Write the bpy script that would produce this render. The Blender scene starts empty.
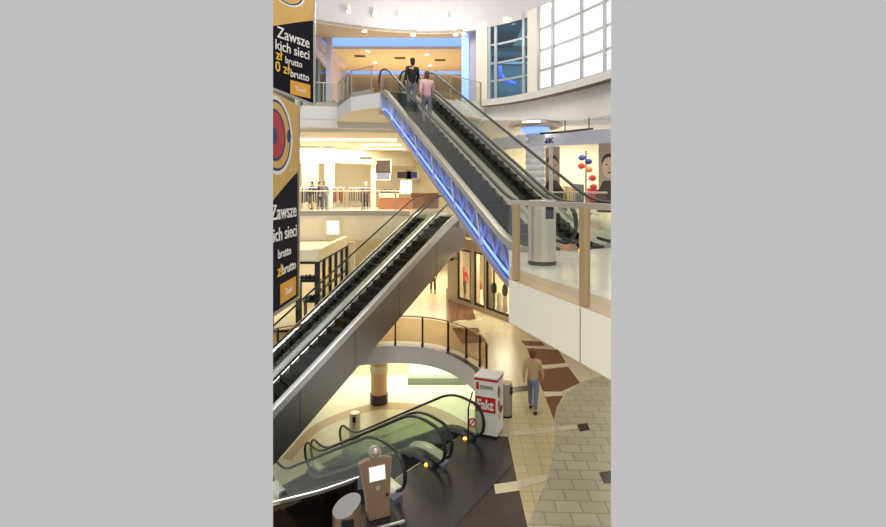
import bpy, bmesh, math, random
from mathutils import Vector, Matrix
random.seed(7)
SC = bpy.context.scene
COL = SC.collection
# ------------------------------------------------------------------ world frame
# camera stands on the gallery of the middle storey; ground floor z = 0, basement -3.2, middle 5, upper 10
EYE, F, CX, HY = 6.15, 512.0, 443.0, 191.0
LB, L0, L1, L2 = -3.2, 0.0, 5.0, 10.0
def V(*a): return Vector(a)
def at(px, py, d): return V((px-CX)/F*d, d, EYE-(py-HY)/F*d)
def fl(px, py, z=0.0):
    d = F*(EYE-z)/(py-HY)
    return V((px-CX)/F*d, d, z)
def f2(px, py, z=0.0):
    p = fl(px, py, z); return (p.x, p.y)

# ------------------------------------------------------------------ materials
def lin(c):
    c = c/255.0
    return c/12.92 if c <= .04045 else ((c+.055)/1.055)**2.4
def rgb(c): return (lin(c[0]), lin(c[1]), lin(c[2]), 1)
MATS = {}
def mat(name, col, rough=.5, metal=0.0, noise=0.06, scale=3.0, emit=None, strength=0.0, spec=None, stretch=None, bump=0.0):
    m = bpy.data.materials.new(name); m.use_nodes = True
    nt = m.node_tree; b = nt.nodes['Principled BSDF']
    b.inputs['Roughness'].default_value = rough
    b.inputs['Metallic'].default_value = metal
    if spec is not None: b.inputs['Specular IOR Level'].default_value = spec
    if noise > 0:
        tc = nt.nodes.new('ShaderNodeTexCoord'); mp = nt.nodes.new('ShaderNodeMapping')
        nz = nt.nodes.new('ShaderNodeTexNoise'); nz.inputs['Scale'].default_value = scale; nz.inputs['Detail'].default_value = 4
        if stretch: mp.inputs['Scale'].default_value = stretch
        mx = nt.nodes.new('ShaderNodeMix'); mx.data_type = 'RGBA'
        c = rgb(col)
        mx.inputs[6].default_value = tuple(max(0, x*(1-noise)) for x in c[:3])+(1,)
        mx.inputs[7].default_value = tuple(min(1, x*(1+noise)) for x in c[:3])+(1,)
        nt.links.new(tc.outputs['Object'], mp.inputs['Vector']); nt.links.new(mp.outputs[0], nz.inputs['Vector'])
        nt.links.new(nz.outputs['Fac'], mx.inputs[0]); nt.links.new(mx.outputs[2], b.inputs['Base Color'])
        if bump:
            bp = nt.nodes.new('ShaderNodeBump'); bp.inputs['Strength'].default_value = bump; bp.inputs['Distance'].default_value = .01
            nt.links.new(nz.outputs['Fac'], bp.inputs['Height']); nt.links.new(bp.outputs[0], b.inputs['Normal'])
    else:
        b.inputs['Base Color'].default_value = rgb(col)
    if emit:
        b.inputs['Emission Color'].default_value = rgb(emit); b.inputs['Emission Strength'].default_value = strength
    MATS[name] = m
    return m
def tiles(name, c1, c2, mortar, w, h, rot=0.0, off=.5, msize=.012, rough=.3):
    m = bpy.data.materials.new(name); m.use_nodes = True
    nt = m.node_tree; b = nt.nodes['Principled BSDF']; b.inputs['Roughness'].default_value = rough
    tc = nt.nodes.new('ShaderNodeTexCoord'); mp = nt.nodes.new('ShaderNodeMapping'); mp.inputs['Rotation'].default_value = (0, 0, rot)
    br = nt.nodes.new('ShaderNodeTexBrick'); br.inputs['Scale'].default_value = 1; br.offset = off
    br.inputs['Brick Width'].default_value = w; br.inputs['Row Height'].default_value = h; br.inputs['Mortar Size'].default_value = msize
    br.inputs['Color1'].default_value = rgb(c1); br.inputs['Color2'].default_value = rgb(c2); br.inputs['Mortar'].default_value = rgb(mortar)
    nz = nt.nodes.new('ShaderNodeTexNoise'); nz.inputs['Scale'].default_value = 6
    mx = nt.nodes.new('ShaderNodeMix'); mx.data_type = 'RGBA'; mx.blend_type = 'MULTIPLY'; mx.inputs[0].default_value = .12
    nt.links.new(tc.outputs['Object'], mp.inputs['Vector']); nt.links.new(mp.outputs[0], br.inputs['Vector']); nt.links.new(mp.outputs[0], nz.inputs['Vector'])
    nt.links.new(br.outputs['Color'], mx.inputs[6]); nt.links.new(nz.outputs['Fac'], mx.inputs[7]); nt.links.new(mx.outputs[2], b.inputs['Base Color'])
    MATS[name] = m; return m
def glass(name, tint, gloss=.10, rough=.03):
    m = bpy.data.materials.new(name); m.use_nodes = True
    nt = m.node_tree; nt.nodes.remove(nt.nodes['Principled BSDF']); out = nt.nodes['Material Output']
    t = nt.nodes.new('ShaderNodeBsdfTransparent'); t.inputs[0].default_value = rgb(tint)
    g = nt.nodes.new('ShaderNodeBsdfGlossy'); g.inputs['Roughness'].default_value = rough; g.inputs[0].default_value = (1, 1, 1, 1)
    fr = nt.nodes.new('ShaderNodeLayerWeight'); fr.inputs['Blend'].default_value = .5
    pw = nt.nodes.new('ShaderNodeMath'); pw.operation = 'POWER'; pw.inputs[1].default_value = 5
    mt = nt.nodes.new('ShaderNodeMath'); mt.operation = 'MULTIPLY_ADD'; mt.inputs[1].default_value = .35; mt.inputs[2].default_value = gloss*.5
    mx = nt.nodes.new('ShaderNodeMixShader')
    nt.links.new(fr.outputs['Facing'], pw.inputs[0]); nt.links.new(pw.outputs[0], mt.inputs[0]); nt.links.new(mt.outputs[0], mx.inputs[0])
    nt.links.new(t.outputs[0], mx.inputs[1]); nt.links.new(g.outputs[0], mx.inputs[2]); nt.links.new(mx.outputs[0], out.inputs[0])
    MATS[name] = m; return m
mat('white_wall', (226, 224, 220), .5)
mat('white_panel', (246, 240, 218), .35, noise=.02)
mat('fascia', (214, 210, 206), .4, noise=.02)
mat('cream_wall', (240, 228, 196), .5)
mat('cream_floor', (226, 208, 160), .25)
mat('pale_floor', (232, 234, 214), .2)
mat('gallery_floor', (208, 202, 192), .18, noise=.08, scale=1.5)
mat('tan_stone', (176, 150, 112), .3, noise=.1, scale=5)
mat('tan_ceiling', (224, 202, 164), .6)
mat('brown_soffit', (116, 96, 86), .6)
mat('brown_wall', (170, 150, 118), .45, noise=.1)
mat('mauve_wall', (206, 198, 214), .5)
mat('stainless', (206, 204, 200), .22, 1.0, noise=.05, scale=8)
mat('brushed', (178, 170, 164), .34, 1.0, noise=.1, scale=2, stretch=(1, 1, 14))
mat('cladding', (172, 169, 170), .42, 1.0, noise=.08, scale=1.2)
mat('deck', (236, 236, 238), .3, .7, noise=.04)
mat('deck_dull', (184, 178, 166), .4, .7, noise=.06)
mat('dark_metal', (52, 50, 52), .4, .8)
mat('dark_plate', (92, 92, 100), .26, .9, noise=.16, scale=2.2)
mat('rubber', (16, 16, 18), .35)
mat('rubber_grey', (58, 54, 50), .35)
mat('truss_black', (11, 11, 15), .7, spec=.12)
mat('deck_dark', (88, 86, 88), .35, .8)
mat('bronze', (190, 164, 124), .35, .5)
mat('bronze_dark', (70, 48, 34), .4, .4)
mat('rail_steel', (216, 206, 190), .3, .8)
mat('black_frame', (18, 16, 16), .5)
mat('banner_black', (16, 14, 24), .7, noise=.03, spec=.15)
mat('banner_gold', (208, 168, 92), .55, noise=.12, scale=4)
mat('banner_white', (232, 228, 222), .55, noise=.02)
mat('banner_navy', (34, 40, 92), .55, noise=.03)
mat('banner_red', (176, 48, 50), .55, noise=.05)
mat('banner_yellow', (238, 190, 64), .55, noise=.03)
mat('banner_orange', (222, 160, 58), .55, noise=.05)
mat('box_white', (238, 236, 228), .35, noise=.02)
mat('box_red', (196, 38, 42), .4, noise=.03)
mat('print_grey', (112, 108, 106), .5)
mat('print_blue', (40, 52, 120), .5)
mat('kiosk_metal', (142, 116, 94), .4, .35, noise=.05)
mat('screen', (235, 240, 240), .3, emit=(232, 242, 246), strength=.9, noise=.15, scale=14)
mat('amber', (255, 170, 60), .3, emit=(255, 150, 40), strength=5)
mat('lamp_white', (255, 250, 235), .3, emit=(255, 244, 220), strength=6, noise=0)
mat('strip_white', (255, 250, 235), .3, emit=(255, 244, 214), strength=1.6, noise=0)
mat('neon_blue', (120, 160, 255), .3, emit=(128, 164, 255), strength=2.6, noise=0)
mat('cove_blue', (150, 190, 255), .3, emit=(142, 178, 250), strength=.95, noise=0)
mat('neon_violet', (150, 150, 255), .3, emit=(110, 110, 240), strength=1.0, noise=0)
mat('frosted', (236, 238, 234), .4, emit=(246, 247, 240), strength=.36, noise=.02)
mat('mullion', (176, 180, 184), .4, .3)
mat('window_frame', (232, 226, 210), .5)
mat('teal_dark', (132, 150, 154), .5, noise=.25, scale=1.2)
mat('teal_light', (182, 208, 212), .5, noise=.3, scale=2)
mat('blue_metal', (214, 216, 238), .35, .3, noise=.3, scale=5)
mat('crystal', (222, 222, 232), .08, .15, noise=.3, scale=7)
mat('header_pale', (224, 228, 246), .5)
mat('skin', (206, 160, 132), .5, noise=.03)
mat('hair_dark', (34, 26, 22), .5)
mat('cloth_black', (24, 23, 27), .8)
mat('cloth_grey', (110, 112, 122), .8)
mat('cloth_blue', (120, 128, 152), .8)
mat('cloth_pink', (206, 166, 170), .8)
mat('cloth_beige', (196, 168, 120), .8)
mat('cloth_brown', (112, 70, 48), .8)
mat('cloth_red', (176, 52, 48), .8)
mat('cloth_white', (224, 220, 212), .8)
mat('wood_orange', (186, 118, 70), .45)
mat('mannequin', (228, 220, 206), .4)
mat('poster_skin', (214, 186, 152), .5, noise=.12, scale=3)
mat('poster_dark', (70, 56, 46), .5, noise=.2)
mat('poster_ground', (176, 160, 140), .5, noise=.15)
mat('grille', (96, 86, 74), .6)
mat('bin_steel', (214, 206, 190), .3, .9, noise=.12, scale=3, stretch=(6, 6, .3))
mat('column_tan', (222, 176, 130), .4, noise=.06)
mat('green_dark', (140, 150, 138), .5)
mat('tile_dark', (58, 43, 40), .25, noise=.12)
mat('tile_brown', (116, 78, 52), .25, noise=.12)
mat('tile_black', (30, 24, 24), .25, noise=.15)
mat('tile_cream', (220, 206, 170), .25)
R25 = math.radians(2.5)
tiles('tile_grey', (186, 178, 150), (172, 163, 136), (132, 124, 104), .5, .38, R25)
tiles('tile_yellow', (206, 190, 142), (199, 183, 134), (174, 158, 114), .34, .34, R25, off=0)
tiles('tile_far', (216, 202, 166), (208, 194, 158), (192, 176, 140), .6, .6, R25, off=0)
tiles('tile_basement', (214, 206, 172), (206, 198, 164), (192, 184, 152), .5, .5, .5, off=0)
glass('glass_clear', (246, 248, 245), .08)
glass('glass_green', (238, 243, 234), .10)
glass('glass_tan', (234, 222, 198), .12)
glass('glass_blue', (232, 236, 252), .12)
glass('glass_smoke', (120, 104, 92), .10)
glass('glass_teal', (176, 206, 214), .12)
M = MATS

# ------------------------------------------------------------------ mesh builder
ORG = {}
class MB:
    def __init__(self): self.v = []; self.f = []; self.mi = []
    def add(self, vs, fs, mi=0):
        k = len(self.v); self.v += [Vector(p) for p in vs]
        for f in fs: self.f.append([i+k for i in f]); self.mi.append(mi)
        return self
    def box(self, c, s, rot=None, mi=0):
        hx, hy, hz = s[0]/2, s[1]/2, s[2]/2
        vs = [V(x, y, z) for z in (-hz, hz) for y in (-hy, hy) for x in (-hx, hx)]
        if rot is not None:
            R = rot if isinstance(rot, Matrix) else Matrix.Rotation(rot, 3, 'Z')
            vs = [R @ p for p in vs]
        c = Vector(c)
        return self.add([p+c for p in vs], [(0, 2, 3, 1), (4, 5, 7, 6), (0, 1, 5, 4), (2, 6, 7, 3), (0, 4, 6, 2), (1, 3, 7, 5)], mi)
    def prism(self, poly, z0, z1, mi=(0, 0, 0)):          # (top, bottom, side)
        if isinstance(mi, int): mi = (mi, mi, mi)
        n = len(poly)
        a = sum(poly[i][0]*poly[(i+1) % n][1]-poly[(i+1) % n][0]*poly[i][1] for i in range(n))
        if a < 0: poly = list(reversed(poly))
        vs = [V(p[0], p[1], z1) for p in poly]+[V(p[0], p[1], z0) for p in poly]
        k = len(self.v); self.v += vs
        self.f.append([k+i for i in range(n)]); self.mi.append(mi[0])
        self.f.append([k+n+i for i in reversed(range(n))]); self.mi.append(mi[1])
        for i in range(n):
            j = (i+1) % n; self.f.append([k+i, k+n+i, k+n+j, k+j]); self.mi.append(mi[2])
        return self
    def ribbon(self, path, z0, z1, th=.05, mi=0):         # upright wall following a plan path, thickness to the left
        n = len(path); P = [V(p[0], p[1], 0) for p in path]; Q = []
        for i in range(n):
            a = P[max(0, i-1)]; b = P[min(n-1, i+1)]; d = (b-a).normalized(); Q.append(P[i]+V(-d.y, d.x, 0)*th)
        zz0 = z0 if isinstance(z0, (list, tuple)) else [z0]*n; zz1 = z1 if isinstance(z1, (list, tuple)) else [z1]*n
        vs = []
        for i in range(n):
            vs += [V(P[i].x, P[i].y, zz0[i]), V(P[i].x, P[i].y, zz1[i]), V(Q[i].x, Q[i].y, zz1[i]), V(Q[i].x, Q[i].y, zz0[i])]
        fs = []
        for i in range(n-1):
            a = 4*i; b = a+4
            fs += [(a, b, b+1, a+1), (a+1, b+1, b+2, a+2), (a+2, b+2, b+3, a+3), (a+3, b+3, b, a)]
        fs += [(0, 1, 2, 3), tuple(4*(n-1)+j for j in (3, 2, 1, 0))]
        return self.add(vs, fs, mi)
    def tube(self, path, r, sides=8, mi=0, sq=1.0, caps=True):
        P = [Vector(p) for p in path]; n = len(P); k = len(self.v); prev = None
        for i in range(n):
            d = (P[min(n-1, i+1)]-P[max(0, i-1)]).normalized()
            up = V(0, 0, 1) if abs(d.z) < .95 else V(0, 1, 0)
            a = d.cross(up).normalized()
            if prev is not None and a.dot(prev) < 0: a = -a
            prev = a
            b = a.cross(d).normalized(); rr = r[i] if isinstance(r, (list, tuple)) else r
            for j in range(sides):
                t = 2*math.pi*j/sides
                self.v.append(P[i]+a*math.cos(t)*rr+b*math.sin(t)*rr*sq)
        for i in range(n-1):
            for j in range(sides):
                j2 = (j+1) % sides
                self.f.append([k+i*sides+j, k+i*sides+j2, k+(i+1)*sides+j2, k+(i+1)*sides+j]); self.mi.append(mi)
        if caps:
            self.f.append([k+j for j in reversed(range(sides))]); self.mi.append(mi)
            self.f.append([k+(n-1)*sides+j for j in range(sides)]); self.mi.append(mi)
        return self
    def bar(self, p, q, w, h, mi=0):
        p, q = Vector(p), Vector(q); d = (q-p).normalized()
        up = V(0, 0, 1) if abs(d.z) < .98 else V(0, 1, 0)
        a = d.cross(up).normalized()*w/2; b = a.cross(d).normalized()*h/2
        vs = [x+sa*a+sb*b for x in (p, q) for sa, sb in ((-1, -1), (1, -1), (1, 1), (-1, 1))]
        return self.add(vs, [(3, 2, 1, 0), (4, 5, 6, 7), (0, 1, 5, 4), (1, 2, 6, 5), (2, 3, 7, 6), (3, 0, 4, 7)], mi)
    def lathe(self, prof, c, sides=24, mi=0, tilt=0.0, tdir=0.0):
        c = Vector(c); k = len(self.v); n = len(prof)
        for i, (r, z) in enumerate(prof):
            for j in range(sides):
                t = 2*math.pi*j/sides; x, y = r*math.cos(t), r*math.sin(t)
                zz = z+(tilt*(x*math.cos(tdir)+y*math.sin(tdir)) if z > .3*prof[-1][1] else 0)
                self.v.append(c+V(x, y, zz))
        for i in range(n-1):
            for j in range(sides):
                j2 = (j+1) % sides
                self.f.append([k+i*sides+j, k+i*sides+j2, k+(i+1)*sides+j2, k+(i+1)*sides+j]); self.mi.append(mi)
        self.f.append([k+j for j in reversed(range(sides))]); self.mi.append(mi)
        self.f.append([k+(n-1)*sides+j for j in range(sides)]); self.mi.append(mi)
        return self
    def ball(self, c, r, mi=0, n=10):
        c = Vector(c); r = r if isinstance(r, (tuple, list)) else (r, r, r); k = len(self.v); m = n//2+2
        for i in range(1, m):
            a = math.pi*i/m
            for j in range(n):
                b = 2*math.pi*j/n
                self.v.append(c+V(r[0]*math.sin(a)*math.cos(b), r[1]*math.sin(a)*math.sin(b), r[2]*math.cos(a)))
        top = len(self.v); self.v.append(c+V(0, 0, r[2])); bot = len(self.v); self.v.append(c-V(0, 0, r[2]))
        for i in range(m-2):
            for j in range(n):
                j2 = (j+1) % n; self.f.append([k+i*n+j, k+(i+1)*n+j, k+(i+1)*n+j2, k+i*n+j2]); self.mi.append(mi)
        for j in range(n):
            j2 = (j+1) % n
            self.f.append([top, k+j, k+j2]); self.mi.append(mi)
            self.f.append([bot, k+(m-2)*n+j2, k+(m-2)*n+j]); self.mi.append(mi)
        return self
    def sweep(self, fn, ts, sec, mi=0):
        k = len(self.v); n = len(sec)
        for t in ts:
            for s, h in sec: self.v.append(fn(t, s, h))
        for i in range(len(ts)-1):
            for j in range(n):
                j2 = (j+1) % n; self.f.append([k+i*n+j, k+i*n+j2, k+(i+1)*n+j2, k+(i+1)*n+j]); self.mi.append(mi)
        self.f.append([k+j for j in reversed(range(n))]); self.mi.append(mi)
        self.f.append([k+(len(ts)-1)*n+j for j in range(n)]); self.mi.append(mi)
        return self
    def build(self, name, mats, parent=None, smooth=False):
        if not isinstance(mats, (list, tuple)): mats = [mats]
        me = bpy.data.meshes.new(name); org = ORG[parent.name] if parent is not None else V(0, 0, 0)
        me.from_pydata([tuple(p-org) for p in self.v], [], self.f)
        for m in mats: me.materials.append(M[m])
        me.polygons.foreach_set('material_index', self.mi)
        me.validate(); me.update()
        bm = bmesh.new(); bm.from_mesh(me); bmesh.ops.recalc_face_normals(bm, faces=bm.faces); bm.to_mesh(me); bm.free()
        if smooth:
            me.polygons.foreach_set('use_smooth', [True]*len(me.polygons))
            try: me.set_sharp_from_angle(angle=math.radians(40))
            except Exception: pass
        o = bpy.data.objects.new(name, me); COL.objects.link(o)
        if parent is not None: o.parent = parent
        ORG[o.name] = org.copy()
        return o
def tag(o, label, cat, group=None, kind=None):
    o['label'] = label; o['category'] = cat
    if group: o['group'] = group
    if kind: o['kind'] = kind
    return o
def thing(name, label, cat, loc=(0, 0, 0), group=None):
    o = bpy.data.objects.new(name, None); COL.objects.link(o); o.location = loc; o.empty_display_size = .2
    ORG[o.name] = Vector(loc)
    return tag(o, label, cat, group)
def struct(o, label=None, cat=None):
    o['kind'] = 'structure'
    if label: o['label'] = label; o['category'] = cat
    return o
def dup(root, loc=None, rz=None, label=None, group=None):
    def cp(o, par):
        c = o.copy(); COL.objects.link(c)
        if par is not None: c.parent = par
        for ch in list(o.children): cp(ch, c)
        return c
    r = cp(root, None)
    if loc is not None: r.location = loc
    if rz is not None: r.rotation_euler = (0, 0, rz)
    if label: r['label'] = label
    if group: r['group'] = group
    return r
def smooth_path(pts, n=8):
    out = []; P = [Vector(p) for p in pts]
    for i in range(len(P)-1):
        p0, p1, p2, p3 = P[max(0, i-1)], P[i], P[i+1], P[min(len(P)-1, i+2)]
        for k in range(n):
            t = k/n
            out.append(.5*((2*p1)+(p2-p0)*t+(2*p0-5*p1+4*p2-p3)*t*t+(3*p1-p0-3*p2+p3)*t**3))
    out.append(P[-1]); return out
def text_into(mb, body, M4, size, mi=0, align='LEFT', squash=1.0, bold=0.0, depth=.004):
    cu = bpy.data.curves.new('t', 'FONT'); cu.body = body; cu.size = size; cu.align_x = align; cu.extrude = depth; cu.offset = bold
    cu.resolution_u = 4
    ob = bpy.data.objects.new('t', cu); COL.objects.link(ob)
    dg = bpy.context.evaluated_depsgraph_get(); me = bpy.data.meshes.new_from_object(ob.evaluated_get(dg))
    mb.add([M4 @ V(v.co.x*squash, v.co.y, v.co.z) for v in me.vertices], [list(p.vertices) for p in me.polygons], mi)
    bpy.data.objects.remove(ob); bpy.data.curves.remove(cu); bpy.data.meshes.remove(me)
def frame4(o, ex, ez):        # local x along ex, local y up along ez, local z out of the face
    ex = Vector(ex).normalized(); ez = Vector(ez).normalized(); n = ex.cross(ez).normalized()
    return Matrix(((ex.x, ez.x, n.x, o[0]), (ex.y, ez.y, n.y, o[1]), (ex.z, ez.z, n.z, o[2]), (0, 0, 0, 1)))
def flat(mb, poly, M4, z0, z1, mi=0):      # extruded outline on a face
    n = len(poly); k = len(mb.v)
    mb.v += [M4 @ V(x, y, z1) for x, y in poly]+[M4 @ V(x, y, z0) for x, y in poly]
    mb.f.append([k+i for i in range(n)]); mb.mi.append(mi)
    for i in range(n):
        j = (i+1) % n; mb.f.append([k+i, k+n+i, k+n+j, k+j]); mb.mi.append(mi)
def ell(cx, cy, rx, ry, n=28, a0=0.0): return [(cx+rx*math.cos(a0+2*math.pi*i/n), cy+ry*math.sin(a0+2*math.pi*i/n)) for i in range(n)]

# ------------------------------------------------------------------ SETTING: floors
void = [(-3.4, 8.0), (-2.8, 8.42), (-2.1, 8.76), (-1.49, 9.18), (-1.28, 9.6), (-1.3, 10.45), (-.95, 11.05), (.62, 13.1), (.95, 14.2), (1.15, 15.8)]
arc = [(x, y) for x, y, *_ in [tuple(p) for p in smooth_path([V(1.15, 15.8, 0), V(1.11, 17.2, 0), V(.90, 18.0, 0), V(.28, 19.15, 0), V(-.55, 19.98, 0), V(-1.59, 20.3, 0), V(-2.64, 20.2, 0), V(-4.1, 19.7, 0), V(-5.6, 18.7, 0), V(-7.6, 16.6, 0)], 6)]]
g = MB()
g.prism(void+arc[1:]+[(-16, 45), (17, 45), (3.6, 7), (-3.4, 7)], -.68, 0, (0, 1, 2))
def patch(poly, z, mi): g.prism(poly, z-.003, z, mi)
# brown border round the opening
patch([(x, y) for x, y in arc[3:52]]+[(x*1.0+(x+2.2)*.06, y+(y-16.2)*.075) for x, y in reversed(arc[3:52])], .004, 3)
# yellow stone sweep and the grey tiled round
arc_px = [(527, 527), (537, 503), (548, 477), (553, 455), (555, 438), (555, 420), (559, 406), (567, 393), (579, 383), (598, 377), (614, 374)]
arc_w = [f2(*p) for p in arc_px]
patch(arc_w+[(6.0, 14.5), (5, 7.5), (1.6, 7.5)], .004, 4)
patch([f2(508, 437), f2(517, 481), f2(527, 527)]+arc_w[1:8]+[f2(545, 397), f2(533, 366), f2(520, 336), f2(490, 330), f2(480, 348), f2(492, 372), f2(500, 405)], .006, 5)
# brown and cream inlays
for p in ([(521, 340.5), (542, 342), (545, 346), (525, 346)], [(527, 348.5), (558, 350), (566, 363), (533, 366)], [(535, 370.5), (568, 367), (580, 383), (567, 389), (560, 392), (543, 391.5)], [(545, 397), (563, 396), (557, 407), (554, 420)],
          [(452, 328), (478, 328), (486, 342), (462, 344)], [(446, 288), (470, 300), (476, 320), (446, 322)]):
    patch([f2(*q) for q in p], .009, 6)
for p in ([(524, 346), (537, 346.5), (538, 348.5), (525.5, 348.3)], [(543, 346.5), (547, 347), (550, 349), (545, 348.8)], [(533, 366.3), (547, 365), (549, 368), (535, 370)], [(553, 365), (567, 363.5), (569, 366.5), (555, 368)], [(543, 392), (560, 392), (563, 395.5), (546, 397)],
          [(456, 321), (466, 320), (467, 322), (457, 323)], [(472, 320), (480, 319), (481, 321), (473, 322)], [(475, 333), (487, 332), (488, 334.5), (477, 335)]):
    patch([f2(*q) for q in p], .012, 7)
for p in ([(509, 431), (555, 427), (555, 432), (510, 437)], [(556, 427), (577, 425), (577, 429), (556, 432)], [(518, 481), (549, 474), (547, 481), (519, 489)]): patch([f2(*q) for q in p], .012, 0)
for p in ([(577, 425), (587, 423.5), (590, 430), (580, 432)], [(599, 473), (614, 471), (614, 483), (604, 484)], [(509, 388), (528, 386), (529, 391), (510, 393)]):
    patch([f2(*q) for q in p], .014, 8)
patch([(.55, 13.0), f2(508, 437), f2(517, 481), f2(527.5, 527), (1.4, 7.6), (-1.2, 7.6), (-1.2, 9.3), (-.9, 10.6)], .008, 8)
patch([(-3.3, 7.2), (-1.0, 7.2), (-.2, 9.2), (-1.2, 9.9), (-1.42, 9.0), (-2.05, 8.6), (-2.75, 8.25), (-3.3, 7.95)], .010, 9)
patch([f2(494, 485), f2(517.5, 481.5), f2(519.5, 491), f2(495.5, 494.5)], .014, 7)
struct(g.build('floor', ['tile_far', 'white_panel', 'fascia', 'tile_dark', 'tile_grey', 'tile_yellow', 'tile_brown', 'tile_cream', 'tile_dark', 'tile_black']), 'ground floor of yellow, brown and grey stone tiles with an oval opening', 'floor')
# basement
b = MB()
b.prism([(-14, 6), (8, 6), (10, 34), (-16, 34)], LB-.2, LB, 0)
ring = [f2(282, 458, LB), f2(310, 428, LB), f2(340, 413, LB), f2(373, 404, LB), f2(395, 402.5, LB), f2(426, 405, LB), f2(450, 413.5, LB), f2(475, 428, LB)]
ring = [(p.x, p.y) for p in smooth_path([V(x, y, 0) for x, y in ring], 5)]
cxr, cyr = -2.3, 16.5
b.prism(ring+[(cxr+(x-cxr)*.885, cyr+(y-cyr)*.885) for x, y in reversed(ring)], LB, LB+.004, 1)
b.prism(ring+[(8, 21), (9, 33.9), (-15, 33.9), (-12, 18)], LB-.001, LB+.003, 2)
struct(b.build('floor_basement', ['tile_basement', 'tan_stone', 'pale_floor']), 'pale basement floor with a curved brown stone band', 'floor')
w = MB(); w.box((-5.4, 26.2, -2), (7.3, .3, 2.6)); w.box((0, 33.8, -2), (40, .3, 2.6))
struct(w.build('wall_basement', 'cream_wall'))

# middle storey slabs (z 5)
edge1 = [(1.52, 4.63), (.86, 6.69)]
ax, ay = edge1[0]; bx, by = edge1[1]
ex_, ey_ = ax-bx, ay-by; el = math.hypot(ex_, ey_); ex_ /= el; ey_ /= el
near_end = (bx+ex_*6.2, by+ey_*6.2)
s = MB()
s.prism([near_end, (bx, by), (1.28, 9.95), (3.32, 10.75), (4.5, 12.2), (4.7, 15), (4.0, 18), (2.9, 20.6), (1.6, 22.4), (1.0, 23.2), (.75, 23.55), (3.0, 33), (16, 40), (20, 20), (12, 1)], 4.44, 5.0, (0, 1, 1))
inr = (-ey_*.5*-1, ex_*.5*-1)
nx_, ny_ = -ey_, ex_
if nx_*1+ny_*.3 < 0: nx_, ny_ = -nx_, -ny_
s.prism([near_end, (bx, by), (bx+nx_*.45-ex_*.9, by+ny_*.45-ey_*.9), (near_end[0]+nx_*.48, near_end[1]+ny_*.48)], 5.0, 5.006, 2)
for k in (1.66,): s.prism([(bx+ex_*k, by+ey_*k), (bx+ex_*(k+.012), by+ey_*(k+.012)), (bx+ex_*(k+.012)-nx_*.003, by+ey_*(k+.012)-ny_*.003), (bx+ex_*k-nx_*.003, by+ey_*k-ny_*.003)], 4.44, 4.99, 3)
struct(s.build('floor_middle_right', ['gallery_floor', 'white_panel', 'tan_stone', 'print_grey']), 'pale gallery floor with white edge on the right', 'floor')
gal = [(p.x, p.y) for p in smooth_path([V(-11.5, 28.4, 0), V(-8.6, 29.4, 0), V(-6, 29.9, 0), V(-3.4, 29.9, 0), V(-1.9, 29.2, 0)], 6)]
s = MB()
s.prism(gal+[(-1.7, 27.6), (-1.55, 25.0), (.75, 23.55), (3.0, 33), (6, 40), (-16, 40)], 4.8, 5.0, (0, 1, 1))
s.ribbon(list(reversed(gal)), 3.5, 4.8, -.2, 1)
s.ribbon([(x, y-.03) for x, y in reversed(gal)], 4.72, 4.98, -.06, 2)
s.prism(gal+[(6, 30), (6, 44), (-16, 44)], 3.3, 3.5, (1, 1, 1))
struct(s.build('floor_middle_far', ['gallery_floor', 'white_panel', 'deck_dull']), 'far gallery of the middle storey with a tall white fascia', 'floor')

# upper storey slab (z 10)
up = [(-12, 22.6), (-6.6, 23.1), (-4.85, 23.5), (-3.78, 21.0), (-2.5, 20.05)]
s = MB()
s.prism(up+[(-.43, 20.75), (1.0, 22.4), (1.9, 23.4), (3.0, 38), (-14, 38)], 9.42, 10, (0, 1, 2))
s.ribbon([(-4.85, 23.52), (-6.6, 23.12), (-12, 22.62)], 9.05, 10.02, -.12, 2)
s.prism([(-12, 23.4), (-4.4, 24.4), (3.5, 25.4), (5, 42), (-16, 42)], 9.15, 9.42, (1, 3, 2))
struct(s.build('floor_upper', ['gallery_floor', 'cream_wall', 'white_wall', 'white_wall']), 'upper storey gallery with white stepped edge', 'floor')

# ring on the right, middle height: window ledge and fascia
rp = [(p.x, p.y) for p in smooth_path([V(.35, 23.4, 0), V(1.0, 23.75, 0), V(2.0, 23.5, 0), V(3.1, 22.7, 0), V(4.1, 21.5, 0), V(5.1, 19.8, 0), V(5.95, 18.0, 0), V(6.8, 15.6, 0), V(7.2, 13.5, 0)], 6)]
def inset(path, d):
    out = []
    for i, p in enumerate(path):
        a = path[max(0, i-1)]; c = path[min(len(path)-1, i+1)]
        dx, dy = c[0]-a[0], c[1]-a[1]; l = math.hypot(dx, dy)
        out.append((p[0]+dy/l*d, p[1]-dx/l*d))
    return out
t1 = MB()
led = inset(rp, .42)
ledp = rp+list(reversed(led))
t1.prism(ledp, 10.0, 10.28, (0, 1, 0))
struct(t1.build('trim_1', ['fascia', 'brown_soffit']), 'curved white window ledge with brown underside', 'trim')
t2 = MB(); t2.ribbon(rp, 8.85, 10.0, .2, 0)
struct(t2.build('wall_ring', ['white_wall']), 'curved white fascia below the upper windows', 'wall')

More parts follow.
